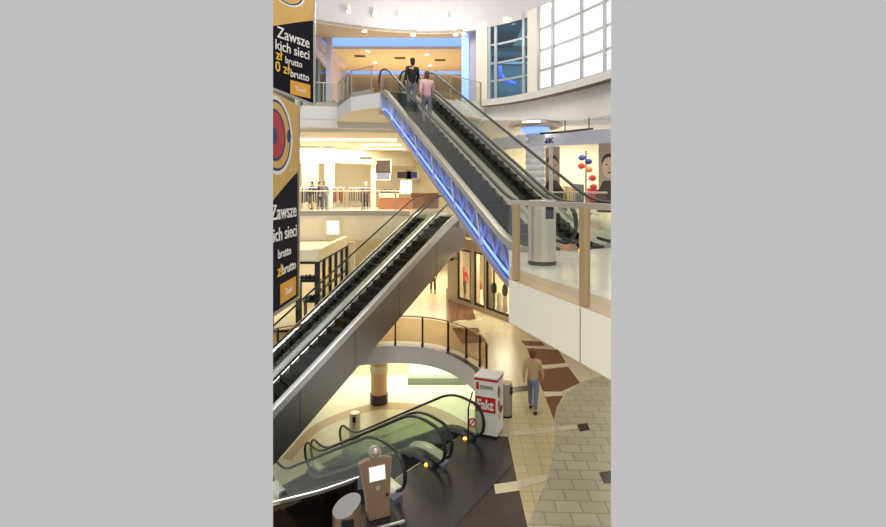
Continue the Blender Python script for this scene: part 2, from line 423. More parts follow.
# windows on the ring
def ring_at(px):
    best = None
    for i in range(len(rp)-1):
        a, c = rp[i], rp[i+1]
        pa, pc = CX+F*a[0]/a[1], CX+F*c[0]/c[1]
        if pa <= px <= pc:
            t = (px-pa)/(pc-pa); return (a[0]+(c[0]-a[0])*t, a[1]+(c[1]-a[1])*t)
    return rp[0] if px < 500 else rp[-1]
def ring_span(p0, p1, n=6): return [ring_at(p0+(p1-p0)*i/n) for i in range(n+1)]
ZT = 13.9
def ring_window(name, p0, p1, xs, zs, pane, label):
    t = thing(name, label, 'window', (0, 0, 0)); t['kind'] = 'structure'
    MB().ribbon(ring_span(p0, p1), 10.28, ZT, .03).build('pane', pane, t)
    fr = MB()
    for p in xs:
        a, c = ring_at(p-.01), ring_at(p+.01)
        q = ring_at(p); fr.box((q[0], q[1]-.03, (10.28+ZT)/2), (.13, .12, ZT-10.28), math.atan2(c[1]-a[1], c[0]-a[0]))
    for z in zs: fr.ribbon([(x, y-.05) for x, y in ring_span(p0, p1)], z-.045, z+.045, .1)
    fr.build('window_frame', 'mullion', t)
    return t
ring_window('window_1', 487, 527, (489.5, 496, 524), (11.15, 11.95, 12.8), 'glass_teal', 'window with dark room and blue light behind it')
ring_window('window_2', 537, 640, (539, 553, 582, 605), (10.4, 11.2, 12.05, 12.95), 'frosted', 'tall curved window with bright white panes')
for i, (p0, p1) in enumerate(((476, 487), (527, 537))):
    q = ring_span(p0, p1, 2)
    m = MB().ribbon([(x, y-.1) for x, y in q], 9.98 if i == 0 else 10.28, ZT, .5)
    struct(m.build('pillar', 'window_frame'), ['cream pillar left of the dark window', 'cream pillar between the two curved windows'][i], 'pillar')
# room behind the dark window
m = MB(); m.box((4.3, 28.5, 12), (5, .2, 4.4), mi=0); m.box((4.2, 26, 10.1), (4.6, 5, .2), mi=0)
for i in range(9): m.box((2.0+i*.36, 27.6, 10.6+random.random()*.3), (.3, .3, .7+random.random()*.6), mi=1)
m.box((3.9, 27.4, 13.0), (4.0, .1, .12), mi=2); m.box((4.1, 27.2, 13.5), (4.6, 1.2, .2), mi=2)
struct(m.build('wall_behind_window', ['teal_dark', 'teal_light', 'mullion']))
m = MB().tube(smooth_path([V(2.95, 26.9, 12.75), V(3.0, 26.9, 12.3), V(3.3, 26.9, 11.95), V(3.8, 26.9, 11.75)], 6), .13)
tag(m.build('neon_tube', 'neon_violet'), 'curved blue neon tube behind the dark window', 'light')

# bulkhead ring under the roof
bp = [(p.x, p.y) for p in smooth_path([V(-11, 19.2, 0), V(-8, 21.3, 0), V(-5.7, 22.6, 0), V(-3.4, 23.7, 0), V(-1.4, 24.2, 0), V(.4, 24.2, 0), V(2.0, 23.4, 0), V(3.75, 21.9, 0), V(5.3, 19.7, 0), V(6.6, 16.8, 0), V(7.1, 14, 0)], 6)]
m = MB(); m.ribbon(bp, 13.62, 17.5, .25, 0)
mat('bulkhead_grey', (198, 194, 194), .6, noise=.02)
struct(m.build('wall_bulkhead', 'bulkhead_grey'), 'curved grey-white bulkhead under the roof', 'wall')
# upper storey ceiling
m = MB()
sof = [q for q in bp if -9 < q[0] < 1.2]
m.prism(sof+[(1.3, 24.9), (-8, 24.9)], 13.6, 13.75, 0)
m.box((-3.3, 29, 13.58), (9.0, 4.9, .14), mi=0)
m.box((-3.3, 35.0, 13.5), (11, 5.0, .14), mi=0)
m.box((-3.0, 32.2, 14.5), (14, 14, .15), mi=1)
struct(m.build('ceiling_upper', ['tan_ceiling', 'mauve_wall']), 'warm tan ceiling panels of the upper storey', 'ceiling')
m = MB(); m.box((-2.5, 37.4, 12), (16, .3, 5.2), mi=0)
struct(m.build('wall_upper_back', ['tan_ceiling']))
m = MB(); m.box((1.62, 28.5, 12.2), (.3, 7.5, 4.6), mi=0); m.box((1.3, 24.75, 12.2), (.75, .3, 4.6), mi=0)
struct(m.build('wall_upper_right', ['mauve_wall']))
m = MB()
m.box((-6.3, 33, 12.6), (.2, 9, 2.6), mi=0); m.box((-6.3, 24.6, 13.2), (.2, 6, .8), mi=0)
m.box((-5.55, 25.0, 11.8), (.28, .28, 3.6), mi=0); m.bar((-6.2, 24.0, 13.5), (-5.6, 29, 13.3), .3, .3, 0)
for y in (23.6, 26, 28): m.box((-6.3, y, 11.4), (.1, .1, 2.9), mi=1)
m.box((-6.38, 26, 11.4), (.05, 6, 2.8), mi=2); m.box((-9.5, 28, 11.5), (.2, 9, 3.6), mi=3)
struct(m.build('wall_upper_left', ['mauve_wall', 'mullion', 'glass_teal', 'teal_light']), 'glazed shop wall with lilac frame at the upper left', 'wall')
def strip(name, pts, w, h, mt, label, cat='light', group=None):
    m = MB()
    for a, c in zip(pts[:-1], pts[1:]): m.bar(a, c, w, h)
    return tag(m.build(name, mt), label, cat, group)
strip('cove_light', [V(-6.0, 27.3, 14.1), V(1.3, 27.3, 14.1)], 2.8, .06, 'cove_blue', 'wide pale blue cove light nearest the atrium above the tan ceiling')
strip('cove_light', [V(-6.2, 33.5, 13.9), V(1.4, 33.5, 13.9)], 2.2, .06, 'cove_blue', 'narrow blue cove light farther back in the tan ceiling')
strip('cove_light', [V(1.06, 24.5, 10.05), V(1.06, 24.5, 13.9)], .34, .06, 'cove_blue', 'upright blue light strip on the lilac wall beside the cream pillar')

# downlights
def downlight(p, label, r=.11, mt='lamp_white', wall=False):
    t = thing('downlight', label, 'lamp', p, 'downlights around the atrium')
    p = Vector(p)
    MB().lathe([(r*1.35, -.02), (r*1.35, .0), (r, .03)], p, 14).build('bezel', 'window_frame', t)
    MB().lathe([(r*.95, -.05), (r*.6, -.02)], p, 14).build('lens', mt, t)
def ring_pt(path, px, z):
    for a, c in zip(path[:-1], path[1:]):
        pa, pc = CX+F*a[0]/a[1], CX+F*c[0]/c[1]
        if pa <= px <= pc:
            k = (px-pa)/(pc-pa+1e-9); return V(a[0]+(c[0]-a[0])*k, a[1]+(c[1]-a[1])*k, z)
for px, lab in ((364, 'leftmost of the small lamps along the bulkhead edge'), (413, 'second from left of the lamps along the bulkhead edge'), (456, 'lamp of the bulkhead edge right above the lilac wall'), (464, 'lamp close beside the one above the lilac wall'), (506, 'lamp over the dark curved window'), (549, 'rightmost lamp over the bright curved window')):
    p = ring_pt(bp, px, 13.6); p.y += .12 if px < 480 else -.14; p.z = 13.58 if px < 480 else 13.72
    if px >= 480:
        t = thing('wall_lamp', lab, 'lamp', p, 'lamps on the bulkhead'); MB().ball(p, .1).build('bulb', 'lamp_white', t); MB().lathe([(.14, .08), (.14, .12), (.05, .16)], p, 12).build('bracket', 'window_frame', t)
    else: downlight(p, lab)
for px, lab in ((349, 'faint'), (375, 'dim'), (400, 'third from left, bright'), (424, 'fourth from left, bright'), (446, 'fifth from left, bright')):
    p = ring_pt(bp, px, 14.45); p.y -= .16
    t = thing('wall_lamp', lab+' lamp in the row high on the bulkhead', 'lamp', p, 'lamps on the bulkhead')
    MB().lathe([(.1, -.16), (.12, -.05), (.09, .12)], p, 12).build('shade', 'window_frame', t)
    MB().ball(p-V(0, 0, .18), .1).build('bulb', 'lamp_white' if px > 390 else 'strip_white', t)
for px, py, lab in ((368, 51, 'left of the front row'), (427, 54, 'right of the front row'), (375, 62, 'left of the back row'), (430, 65, 'right of the back row'), (427, 64.5, '')):
    if not lab: continue
    d = F*(13.5-EYE)/(HY-py); downlight(at(px, py, d), 'downlight in the tan ceiling, '+lab, .1)
for px, py, lab in ((360, 56, 'left'), (400, 58, 'middle'), (440, 60, 'right'), (443, 77.5, 'rearmost')):
    d = F*(13.5-EYE)/(HY-py); p = at(px, py, d)
    t = thing('ceiling_vent', lab+' dark air vent in the tan ceiling', 'vent', p, 'vents in the tan ceiling')
    mm = MB(); mm.box(p, (.62, .42, .03)); mm.build('frame', 'bronze', t)
    mm = MB()
    for i in range(5): mm.box(p+V(0, -.14+.07*i, -.02), (.52, .04, .02))
    mm.build('slats', 'grille', t)

# ------------------------------------------------------------------ middle storey interior (far left shops)
m = MB()
m.box((-4, 40.0, 7.1), (26, .3, 4.4), mi=0)
m.prism([(-14, 24.6), (-4.4, 25.0), (3.5, 26), (5, 42), (-16, 42)], 9.02, 9.15, 1)
struct(m.build('wall_middle_back', ['cream_wall', 'cream_wall']))
m = MB()
m.ribbon([(-12, 32.6), (-7.35, 33.2)], 7.95, 9.02, .2, 0); m.ribbon([(-7.35, 33.2), (-2.2, 38.5)], 8.0, 9.02, .2, 0)
m.box((-7.35, 33.2, 7.0), (.55, .4, 4.0), mi=1); m.box((-8.55, 33.0, 7), (1.0, .35, 4), mi=0); m.box((-4.9, 36.2, 7), (.35, .4, 4.0), mi=0)
struct(m.build('wall_shopfront', ['cream_wall', 'white_wall']), 'white shopfronts on the far gallery', 'wall')
for i, (a, c, wd, lab) in enumerate(((V(-11, 28.0, 9.0), V(-2.6, 28.6, 9.0), .85, 'long bright light strip under the upper gallery'), (V(-5.0, 31.5, 9.0), V(-2.6, 31.7, 9.0), .9, 'short ceiling light panel by the far shops'), (V(-5.6, 34.5, 8.99), V(-2.6, 34.8, 8.99), .7, 'second short ceiling light panel, deeper in the far gallery'), (V(1.0, 31.0, 9.0), V(5.0, 29.5, 9.0), .8, 'ceiling light panel behind the upper escalators'))):
    strip('light_panel', [a, c], wd, .05, 'strip_white', lab, 'light', 'light panels of the middle storey')
wl = at(333, 227.5, 29.55)  # bright square on the fascia, added as an emissive panel
t = thing('glowing_panel', 'square glowing panel on the white fascia of the far gallery', 'light', wl)
MB().box(wl, (.78, .1, .85)).build('panel_back', 'window_frame', t); MB().box(wl-V(0, .06, 0), (.66, .03, .73)).build('panel_face', 'strip_white', t)
# ------------------------------------------------------------------ right shop on the middle storey
m = MB()
SF = [(p.x, p.y) for p in smooth_path([V(2.3, 24.3, 0), V(3.4, 22.6, 0), V(4.6, 21.6, 0), V(6.6, 20.4, 0), V(9, 19.6, 0)], 4)]
m.ribbon(SF, 8.05, 8.62, .25, 0)
m.box((6.5, 27, 6.9), (12, .3, 4.2), mi=1); m.box((6.0, 23.5, 8.9), (9, 8, .12), mi=2)
m.box((4.62, 21.65, 6.5), (.3, .3, 3.1), mi=2)
struct(m.build('wall_shop_right', ['header_pale', 'cream_wall', 'white_wall']), 'curved pale shop header on the right of the middle storey', 'wall')
def sf_at(px, off=0.0):
    for a, c in zip(SF[:-1], SF[1:]):
        pa, pc = CX+F*a[0]/a[1], CX+F*c[0]/c[1]
        if pa <= px <= pc:
            k = (px-pa)/(pc-pa); return V(a[0]+(c[0]-a[0])*k, a[1]+(c[1]-a[1])*k-off, 0), V(c[0]-a[0], c[1]-a[1], 0).normalized()
p, d = sf_at(541.5, .03); p.z = 8.17
mm = MB(); text_into(mm, 'NIK', frame4(p, d, (0, 0, 1)), .32, bold=.012)
tag(mm.build('sign_letters', 'print_blue'), 'dark blue sign letters on the pale shop header', 'sign')
def poster(px0, px1, z0, z1, head, label):
    a, d = sf_at(px0, .08); c, _ = sf_at(px1, .08); wd = (c-a).length; d = (c-a).normalized()
    a.z = z0; t = thing('poster', label, 'poster', a, 'face posters at the right shop')
    F4 = frame4(a, d, (0, 0, 1)); h = z1-z0
    x = MB(); flat(x, [(0, 0), (wd, 0), (wd, h), (0, h)], F4, -.05, 0); pn = x.build('panel', 'poster_ground', t)
    x = MB(); cx, cy, r = head
    flat(x, [(wd*(cx-.9*r), 0), (wd*(cx+1.3*r), 0), (wd*(cx+1.2*r), h*.28), (wd*(cx+.4*r), h*(cy-.2)), (wd*(cx-.4*r), h*(cy-.2)), (wd*(cx-1.0*r), h*.25)], F4, 0, .006, 1)
    flat(x, ell(wd*cx, h*(cy+.07), wd*r*.54, h*.12), F4, 0, .009, 1)
    flat(x, ell(wd*(cx+.03), h*(cy-.01), wd*r*.55, h*.15), F4, 0, .012, 0)
    for sx in (-.2, .2): flat(x, ell(wd*(cx+.04+sx*r), h*(cy+.03), wd*r*.08, h*.012), F4, 0, .014, 1)
    flat(x, ell(wd*(cx+.04), h*(cy-.085), wd*r*.16, h*.012), F4, 0, .014, 1)
    flat(x, [(wd*(cx+.02), h*(cy+.02)), (wd*(cx+.07), h*(cy-.03)), (wd*(cx+.02), h*(cy-.035))], F4, 0, .013, 1)
    x.build('portrait', ['poster_skin', 'poster_dark'], pn)
poster(545, 559, 5.3, 8.0, (.5, .68, .8), 'sepia portrait poster beside the crystal column')
poster(598, 616, 5.3, 8.05, (.55, .66, .7), 'portrait poster of a dark-haired face at the right edge of the shop')
# balloons in the shop opening
stk = thing('balloon_stand', 'display stand of blue, red and orange discs in the right shop', 'display', at(586, 214, 23.5))
b0 = at(586, 214, 23.5); MB().tube([b0, b0+V(0, 0, 2.9)], .03).build('pole', 'dark_metal', stk)
MB().lathe([(.25, 0), (.25, .05)], b0, 14).build('base', 'dark_metal', stk)
for px, py, c in ((582, 157.5, 'print_blue'), (588.5, 161.5, 'banner_navy'), (581.5, 166, 'cloth_red'), (589, 169.5, 'wood_orange'), (592.5, 178, 'cloth_red'), (593.5, 187, 'cloth_red')):
    q = at(px, py, 23.4); x = MB(); x.ball(q, (.17, .08, .14)); x.tube([q, V(b0.x, b0.y, q.z-.1)], .012); x.build('disc', c, stk)
# crystal column with blue ring
cc = V(3.35, 18.6, 5.0)
col = thing('glass_column', 'sparkling glass-clad column with a blue ring of light at its top', 'column', cc); col['kind'] = 'structure'
x = MB()
for i in range(14): x.lathe([(.34, i*.23+.01), (.36, i*.23+.11), (.34, i*.23+.22)], cc, 14)
x.build('shaft', 'crystal', col)
MB().lathe([(.36, 3.22), (.52, 3.34), (.52, 3.44), (.40, 3.5)], cc, 24).build('ring_light', 'cove_blue', col)
MB().lathe([(.85, 3.42), (1.0, 3.5), (.95, 3.6), (.4, 3.72)], cc, 28).build('capital', 'brushed', col)
x = MB(); q = [at(540, 133.5, 18.2), at(560, 132.2, 17.9), at(578, 130.3, 17.5), at(593, 128.5, 17.2)]
x.tube(smooth_path(q, 5), .035)
lt = thing('track_light', 'dark curved lighting track hanging under the white fascia', 'light', q[1]); x.build('rail', 'bronze_dark', lt)
for p in (at(565, 131.5, 17.8), at(589, 129, 17.3)): MB().tube([p, p+V(0, 0, .38)], .02).build('hanger', 'bronze_dark', lt)
# things hanging/standing in the right shop
for i, (px, py, hh, c, lab) in enumerate(((577, 216, 1.0, 'cloth_grey', 'grey clothes rail in the right shop opening'), (593, 216, .8, 'cloth_red', 'red display at the right of the shop opening'), (569, 216, .9, 'cloth_beige', 'pale shelf unit just inside the shop opening'))):
    p = at(px, py, 24.5); p.z = 5; t = thing('shop_display', lab, 'display', p)
    MB().box(p+V(0, 0, .15), (.5, .4, .3)).build('base', 'window_frame', t)
    x = MB()
    for k in range(5): x.box(p+V(-.2+.1*k, 0, .35+hh*.6), (.07, .34, hh*1.1-.02*k), .1*k)
    x.build('goods', c, t)

# ------------------------------------------------------------------ ground floor: shops
m = MB()
A0, A1 = fl(457, 303), fl(512, 323.5)
fd = (A1-A0).normalized(); fn = V(-fd.y, fd.x, 0)
if fn.y < 0: fn = -fn
def fw(px):     # distance along the facade where a sight line meets it
    k = (px-CX)/F
    return (k*A0.y-A0.x)/(fd.x-k*fd.y)
Lf = fw(600)
ZS = .12
wins = [(457.5, 470.5), (474, 484.5), (486, 513)]
us = [(fw(a), fw(c)) for a, c in wins]
def fp(u, z, o=0.0): return A0+fd*u+fn*o+V(0, 0, z)
def fwo(px, o):
    k = (px-CX)/F; B = A0+fn*o
    return (k*B.y-B.x)/(fd.x-k*fd.y)
def facade_seg(u0, u1, z0, z1, mi=0):
    a, c = fp(u0, 0), fp(u1, 0); m.prism([(a.x, a.y), (c.x, c.y), (c.x+fn.x*.35, c.y+fn.y*.35), (a.x+fn.x*.35, a.y+fn.y*.35)], z0, z1, mi)
UE = fw(447.5)
a, c = fp(UE, 0, .35), fp(UE, 0, 2.3); m.ribbon([(a.x, a.y), (c.x, c.y)], 0, 3.5, .1, 0)
facade_seg(UE, us[0][0], 0, 3.5); facade_seg(us[0][1], us[1][0], 0, 3.5); facade_seg(us[1][1], us[2][0], 0, 3.5); facade_seg(us[2][1], Lf+3, 0, 3.5)
for u in us: facade_seg(u[0], u[1], 0, .25); facade_seg(u[0], u[1], 3.0, 3.5)
a, c = fp(UE, 0, 2.2), fp(Lf+1, 0, 2.2); m.ribbon([(a.x, a.y), (c.x, c.y)], 0, 3.5, .1, 1)
struct(m.build('wall_ground_right', ['brown_wall', 'cream_wall']), 'brown stone shop facade on the ground floor', 'wall')
for i, u in enumerate(us):
    t = thing('window', ['shop window with a red and black dressed mannequin', 'narrow shop window between two others', 'wide shop window showing black shoes and bags'][i], 'window', fp((u[0]+u[1])/2, .25)); t['kind'] = 'structure'
    t.name = 'window_%d' % (i+3); ORG[t.name] = Vector(t.location)
    x = MB()
    for q in (u[0]+.05, u[1]-.05): x.bar(fp(q, .25, .05), fp(q, 3.0, .05), .1, .1)
    if i == 2: x.bar(fp(u[0]+(u[1]-u[0])*.28, .25, .05), fp(u[0]+(u[1]-u[0])*.28, 3.0, .05), .07, .08)
    for z in (.3, 2.96): x.bar(fp(u[0], z, .05), fp(u[1], z, .05), .1, .1)
    x.build('window_frame', 'black_frame', t)
    x = MB(); x.bar(fp(u[0], 1.63, .08), fp(u[1], 1.63, .08), .012, 2.7); x.build('pane', 'glass_clear', t)
x = MB(); p = at(449, 259, 27.5); x.box(p, (.45, .1, .18)); x.bar(p+V(.2, 0, 0), p+V(.45, .1, 0), .05, .05)
tag(x.build('shop_sign', 'black_frame'), 'small black bracket sign on the brown facade', 'sign')
m = MB(); m.box((-2, 43, 1.7), (24, .3, 3.6), mi=0)
struct(m.build('wall_ground_back', 'cream_wall'))
m = MB(); m.prism([(-14, 30), (6, 30), (8, 44), (-16, 44)], 3.26, 3.32, 0)
struct(m.build('ceiling_ground', 'cream_wall'))
# left shop with black frames
m = MB()
m.box((-8.2, 22.2, 3.35), (5.6, .25, .5), mi=0); m.box((-5.5, 25.5, 3.35), (.25, 6.8, .5), mi=0)
m.box((-9, 29.0, 1.6), (8, .2, 3.4), mi=1); m.box((-8.2, 25.5, 3.2), (5.4, 7, .1), mi=1)
struct(m.build('wall_ground_left', ['cream_wall', 'cream_wall']), 'cream header of the black-framed shop on the left', 'wall')
t = thing('window_6', 'black-framed shop glazing on the left of the ground floor', 'window', (-5.45, 25, 0)); t['kind'] = 'structure'
x = MB()
for y in (22.1, 23.3, 24.6, 25.9, 27.4, 28.8): x.box((-5.42, y, 1.55), (.14 if y > 22.2 else .22, .12, 3.1))
for z in (1.75, .1, 3.05): x.bar((-5.42, 22.1, z), (-5.42, 28.8, z), .08, .1)
for xx in (-6.3, -7.4): x.box((xx, 22.15, 1.55), (.12, .12, 3.1))
for z in (.1, 3.05): x.bar((-8.5, 22.12, z), (-5.4, 22.12, z), .1, .1)
x.build('window_frame', 'black_frame', t)
x = MB(); x.box((-5.42, 25.5, 1.55), (.02, 6.6, 3)); x.build('pane', 'glass_clear', t)
for i, (p, s_, c, lab) in enumerate((((-6.35, 24.4, 1.9), (1.0, .5, .12), 'black_frame', 'black shelf with dark goods in the left shop'), ((-6.2, 24.6, .9), (.9, .5, .12), 'black_frame', 'lower dark shelf in the left shop'))):
    t = thing('shelf', lab, 'shelf', (p[0], p[1], 0)); MB().box(p, s_).build('board', c, t)
    for k in (-1, 1): MB().box((p[0]+k*s_[0]*.45, p[1], p[2]/2), (.05, .4, p[2])).build('support', c, t)
    x = MB()
    for k in range(5): x.ball((p[0]-.36+.18*k, p[1], p[2]+.15), (.1, .16, .1+.02*(k % 3)))
    x.build('goods', 'cloth_black', t)
x = MB(); x.lathe([(.16, 0), (.22, .5), (.28, 1.0), (.14, 1.3), (.16, 1.9), (.04, 2.2)], V(-6.0, 26.5, 0), 12)
tag(x.build('gift_display', 'banner_yellow'), 'yellow display pile inside the left shop', 'display')

# ------------------------------------------------------------------ basement column, block
cb = fl(379, 402.5, LB)
col = thing('column', 'tan round column with pale band and dark foot in the basement', 'column', cb); col['kind'] = 'structure'
MB().lathe([(.36, .42), (.36, 1.38)], cb, 24).build('shaft', 'column_tan', col, True)
MB().lathe([(.4, 1.38), (.4, 1.72)], cb, 24).build('band', 'tile_cream', col, True)
MB().lathe([(.36, 1.72), (.38, 3.0)], cb, 24).build('shaft_upper', 'column_tan', col, True)
MB().lathe([(.4, 0), (.4, .42)], cb, 24).build('foot', 'tile_dark', col, True)
x = MB(); p = fl(408, 383, LB); q = fl(466, 381, LB); x.box(((p.x+q.x)/2, p.y, LB+.16), (q.x-p.x, .5, .32)); 
t = thing('block', 'low grey-green block beyond the basement column', 'block', ((p.x+q.x)/2, p.y, LB)); x.build('block_body', 'green_dark', t)  # grey-green bar across the basement floor, modelled as a low block

# ------------------------------------------------------------------ escalators
def escalator(name, label, base, u, n, W, rise, slope, lo, hi, depth, k=0.0, side='cladding', top='deck', step='dark_metal', trim_hi=None, t_min=None, glz='glass_green', hr='rubber', amber=(), ins=.2, R=.38, group=None, ends=None):
    base = Vector(base); u = Vector((u[0], u[1], 0)).normalized(); n = Vector((n[0], n[1], 0)).normalized()
    T = rise/slope; r = .55
    def prof(t):
        if t < -r: return 0.0
        if t < r: return slope*(t+r)**2/(4*r)
        if t < T-r: return slope*t
        if t < T+r: return rise-slope*(T+r-t)**2/(4*r)
        return rise
    def fnc(t, s_, h): return base+u*(t+k*s_)+n*s_+V(0, 0, prof(t)+h)
    a0 = -lo if t_min is None else t_min
    def rng(a, c):
        ts = [a]
        for q in [-r+.11*i for i in range(11)]+[T-r+.11*i for i in range(11)]+[i*1.0 for i in range(1, int(T))]:
            if a < q < c: ts.append(q)
        return sorted(set(ts+[c]))
    root = thing(name, label, 'escalator', fnc(max(a0, 0), W/2, 0), group)
    te = T+hi if trim_hi is None else T+trim_hi
    if side == 'glazed':
        x = MB(); x.sweep(fnc, rng(a0, te), [(0, -depth), (.16, -depth), (.16, -depth+.12), (0, -depth+.12)])
        x.sweep(fnc, rng(a0, te), [(W-.1, -depth), (W, -depth), (W, -.16), (W-.1, -.16)])
        x.sweep(fnc, rng(a0, te), [(.16, -depth+.02), (W-.1, -depth+.02), (W-.1, -depth+.06), (.16, -depth+.06)])
        x.build('truss', 'brushed', root)
        x = MB(); x.sweep(fnc, rng(a0, te), [(.05, -depth+.12), (.062, -depth+.12), (.062, -.02), (.05, -.05)]); x.build('side_glazing', 'glass_blue', root)
        t = a0+.3
        while t < te-1.0:
            x = MB(); x.bar(fnc(t, .03, -depth+.12), fnc(t+.25, .03, -.08), .03, .05); x.build('panel_joint', 'deck', root); t += 1.55
        x = MB(); t = a0+.2; i = 0
        while t < te-.5:
            x.bar(fnc(t, .2, -depth+.15), fnc(t+.45, .2, -.15), .05, .07); x.ball(fnc(t+.25, .2, -.45), (.1, .06, .14)); x.bar(fnc(t+.45, .2, -.15), fnc(t+.62, .2, -depth+.2), .04, .05); t += .62; i += 1
        x.build('drive_frame', 'blue_metal', root)
        x = MB(); x.sweep(fnc, rng(a0, te), [(.27, -depth+.1), (.3, -depth+.1), (.3, -.1), (.27, -.1)]); x.build('inner_wall', 'blue_metal', root)
        for hh, rr, ss in ((-depth+.2, .03, .09),):
            x = MB(); x.tube([fnc(t, ss, hh) for t in rng(a0+.2, te-.2)], rr, 6); x.build('neon_tube', 'neon_blue', root)
    else:
        x = MB(); x.sweep(fnc, rng(a0, te), [(0, -depth), (W, -depth), (W, -.16), (0, -.16)]); x.build('truss', side, root)
        t = math.floor(a0)
        while t < te-.3:
            x = MB()
            if t > a0+.1: x.add([fnc(t, -.003, -depth), fnc(t+.02, -.003, -depth), fnc(t+.02, -.003, -.16), fnc(t, -.003, -.16)], [(0, 1, 2, 3)])
            if x.v: x.build('panel_joint', 'dark_metal', root)
            t += 2.4
    for s0, s1, si in ((0, ins, .2), (W, W-ins, -.2)):
        sg = 1 if s1 > s0 else -1
        x = MB(); x.sweep(fnc, rng(a0, te), [(s0, -.05 if side == 'glazed' else -.16), (s0, .10), (s0+sg*.03, .12), (s0+sg*(ins-.06), .12), (s1, .05), (s1, -.05 if side == 'glazed' else -.16)]); dk = x.build('deck', top, root, True)
        sm = s0+sg*ins*.5
        if ends:
            for q0, q1 in ((T-.35, te+.12), (a0-.12, -.1)):
                x = MB(); x.sweep(fnc, [q0+(q1-q0)*i_/8 for i_ in range(9)], [(s0-sg*.01, -.0), (s0-sg*.01, .16), (s0+sg*.03, .2), (s1-sg*.03, .2), (s1+sg*.01, .16), (s1+sg*.01, 0)]); x.build('end_cap', ends, dk)
        x = MB(); ts = rng(a0, te); ends = []
        g0 = [(a0-R*.93*math.sin(a), a) for a in (1.45, 1.2, .9, .6, .3)] if t_min is None else []
        lowpts = [(tt, .5-.38*math.cos(a), .5+.38*math.cos(a)) for tt, a in g0]+[(tt, .12, .88) for tt in ts]
        if trim_hi is None: lowpts += [(te+R*.93*math.sin(a), .5-.38*math.cos(a), .5+.38*math.cos(a)) for a in (.3, .6, .9, 1.2, 1.45)]
        kk = len(x.v)
        for tt, hl, hu in lowpts: x.v += [fnc(tt, sm-.006, hl), fnc(tt, sm+.006, hl), fnc(tt, sm+.006, hu), fnc(tt, sm-.006, hu)]
        for i in range(len(lowpts)-1):
            aa = kk+4*i; bb = aa+4
            for j in range(4): x.f.append([aa+j, aa+(j+1) % 4, bb+(j+1) % 4, bb+j]); x.mi.append(0)
        x.build('glass_balustrade', glz, root)
        path = []
        angs = [math.pi-.05-i*(math.pi-.05)/9 for i in range(10)]
        if t_min is None: path += [fnc(a0+.35, sm, .14)]+[fnc(a0-R*math.sin(a), sm, .53+.39*math.cos(a)) for a in angs]
        path += [fnc(tt, sm, .92) for tt in (ts if t_min is not None else ts[1:])]
        if trim_hi is None: path += [fnc(te+R*math.sin(a), sm, .53+.39*math.cos(a)) for a in reversed(angs)]+[fnc(te-.35, sm, .14)]
        x = MB(); x.tube(path, .042, 8, sq=.8); x.build('handrail', hr, root, True)
    x = MB(); run = .4; t = a0
    while t < te:
        zz = prof(t+run/2); p0 = base+u*t+V(0, 0, zz)
        c = []
        for dz in (-.24, .0):
            for tt in (0, run):
                for s_ in (ins, W-ins): c.append(base+u*(t+tt+k*s_)+n*s_+V(0, 0, zz+dz))
        x.add(c, [(0, 1, 3, 2), (4, 6, 7, 5), (0, 4, 5, 1), (2, 3, 7, 6), (0, 2, 6, 4), (1, 5, 7, 3)]); t += run
    x.build('steps', step, root)
    for tt, s_ in amber:
        x = MB(); p = fnc(tt, s_, 0.02); x.ball(p, (.05, .05, .05)); x.build('signal_lamp', 'amber', dk)
    return root, fnc, T
# A: long pair from the basement to the middle storey
uA, nA = V(.598, .801, 0), V(-.801, .598, 0)
E = V(.675, 23.46, 0); TA = 8.2/.577
bA = V(E.x-uA.x*TA, E.y-uA.y*TA, LB)
WA = 1.31
escalator('escalator', 'near lane of the long steel-clad escalator pair crossing the void, showing its plain metal flank', bA, uA, nA, WA, 8.2, .577, 1, 1.0, 1.58, ins=.26, glz='glass_clear', side='cladding', step='truss_black', trim_hi=.6, t_min=3.0, group=None)
escalator('escalator', 'far lane of the long steel-clad escalator pair, beside the black-framed shop', bA+nA*WA, uA, nA, WA, 8.2, .577, 1, 1.0, 1.58, ins=.26, glz='glass_clear', side='cladding', step='truss_black', trim_hi=.6, t_min=3.0)
# B: pair up to the upper storey
uB, nB = V(-.377, 1, 0).normalized(), V(1, .377, 0).normalized()
bB = V(1.3, 10.1, L1); WB = 1.05
r1, fB, TB = escalator('escalator', 'escalator to the upper storey with blue-lit glazed flank', bB, uB, nB, WB, 5.0, .4866, .5, .6, .83, side='glazed', top='deck_dull', step='dark_metal', glz='glass_clear', hr='rubber_grey', amber=((-.4, .1),))
r2, fB2, _ = escalator('escalator', 'escalator to the upper storey behind the blue-lit one, dark steps', bB+nB*WB, uB, nB, WB, 5.0, .4866, .5, .6, .75, side='brushed', top='deck_dull', step='truss_black', glz='glass_clear', hr='rubber_grey', amber=((-.75, .1), (-.75, .95)))
# C: short pair down to the basement
uC, nC = V(.6, -.8, 0), V(.8, .6, 0)
bC = V(-4.79, 15.4, LB)-nC*.1+uC*-.02
escalator('escalator', 'short escalator down to the basement, lane nearer the grey kiosk', bC, uC, nC, 1.5, 3.2, .577, .75, .85, .5, k=-.29, side='truss_black', step='truss_black', top='deck_dark', ends='deck', amber=((6.25, -.02), (-.9, 1.52)), ins=.24)
escalator('escalator', 'short escalator down to the basement, lane nearer the white newspaper stand', bC+nC*1.5+uC*(-.29*1.5), uC, nC, 1.5, 3.2, .577, .75, .85, .5, k=-.29, side='truss_black', step='truss_black', top='deck_dark', ends='deck', amber=((6.2, -.24), (6.2, 1.22)), ins=.24)
# landing plates
m = MB(); 
m.prism([f2(513, 464.5), f2(456, 527), (-.1, 8.6), (-1.25, 9.5), (-1.28, 10.4), (-.93, 11.0), (.62, 13.05), f2(484, 440)], .008, .022)
tag(m.build('landing_plate', 'dark_plate'), 'dark steel floor plate at the head of the basement escalators', 'plate')

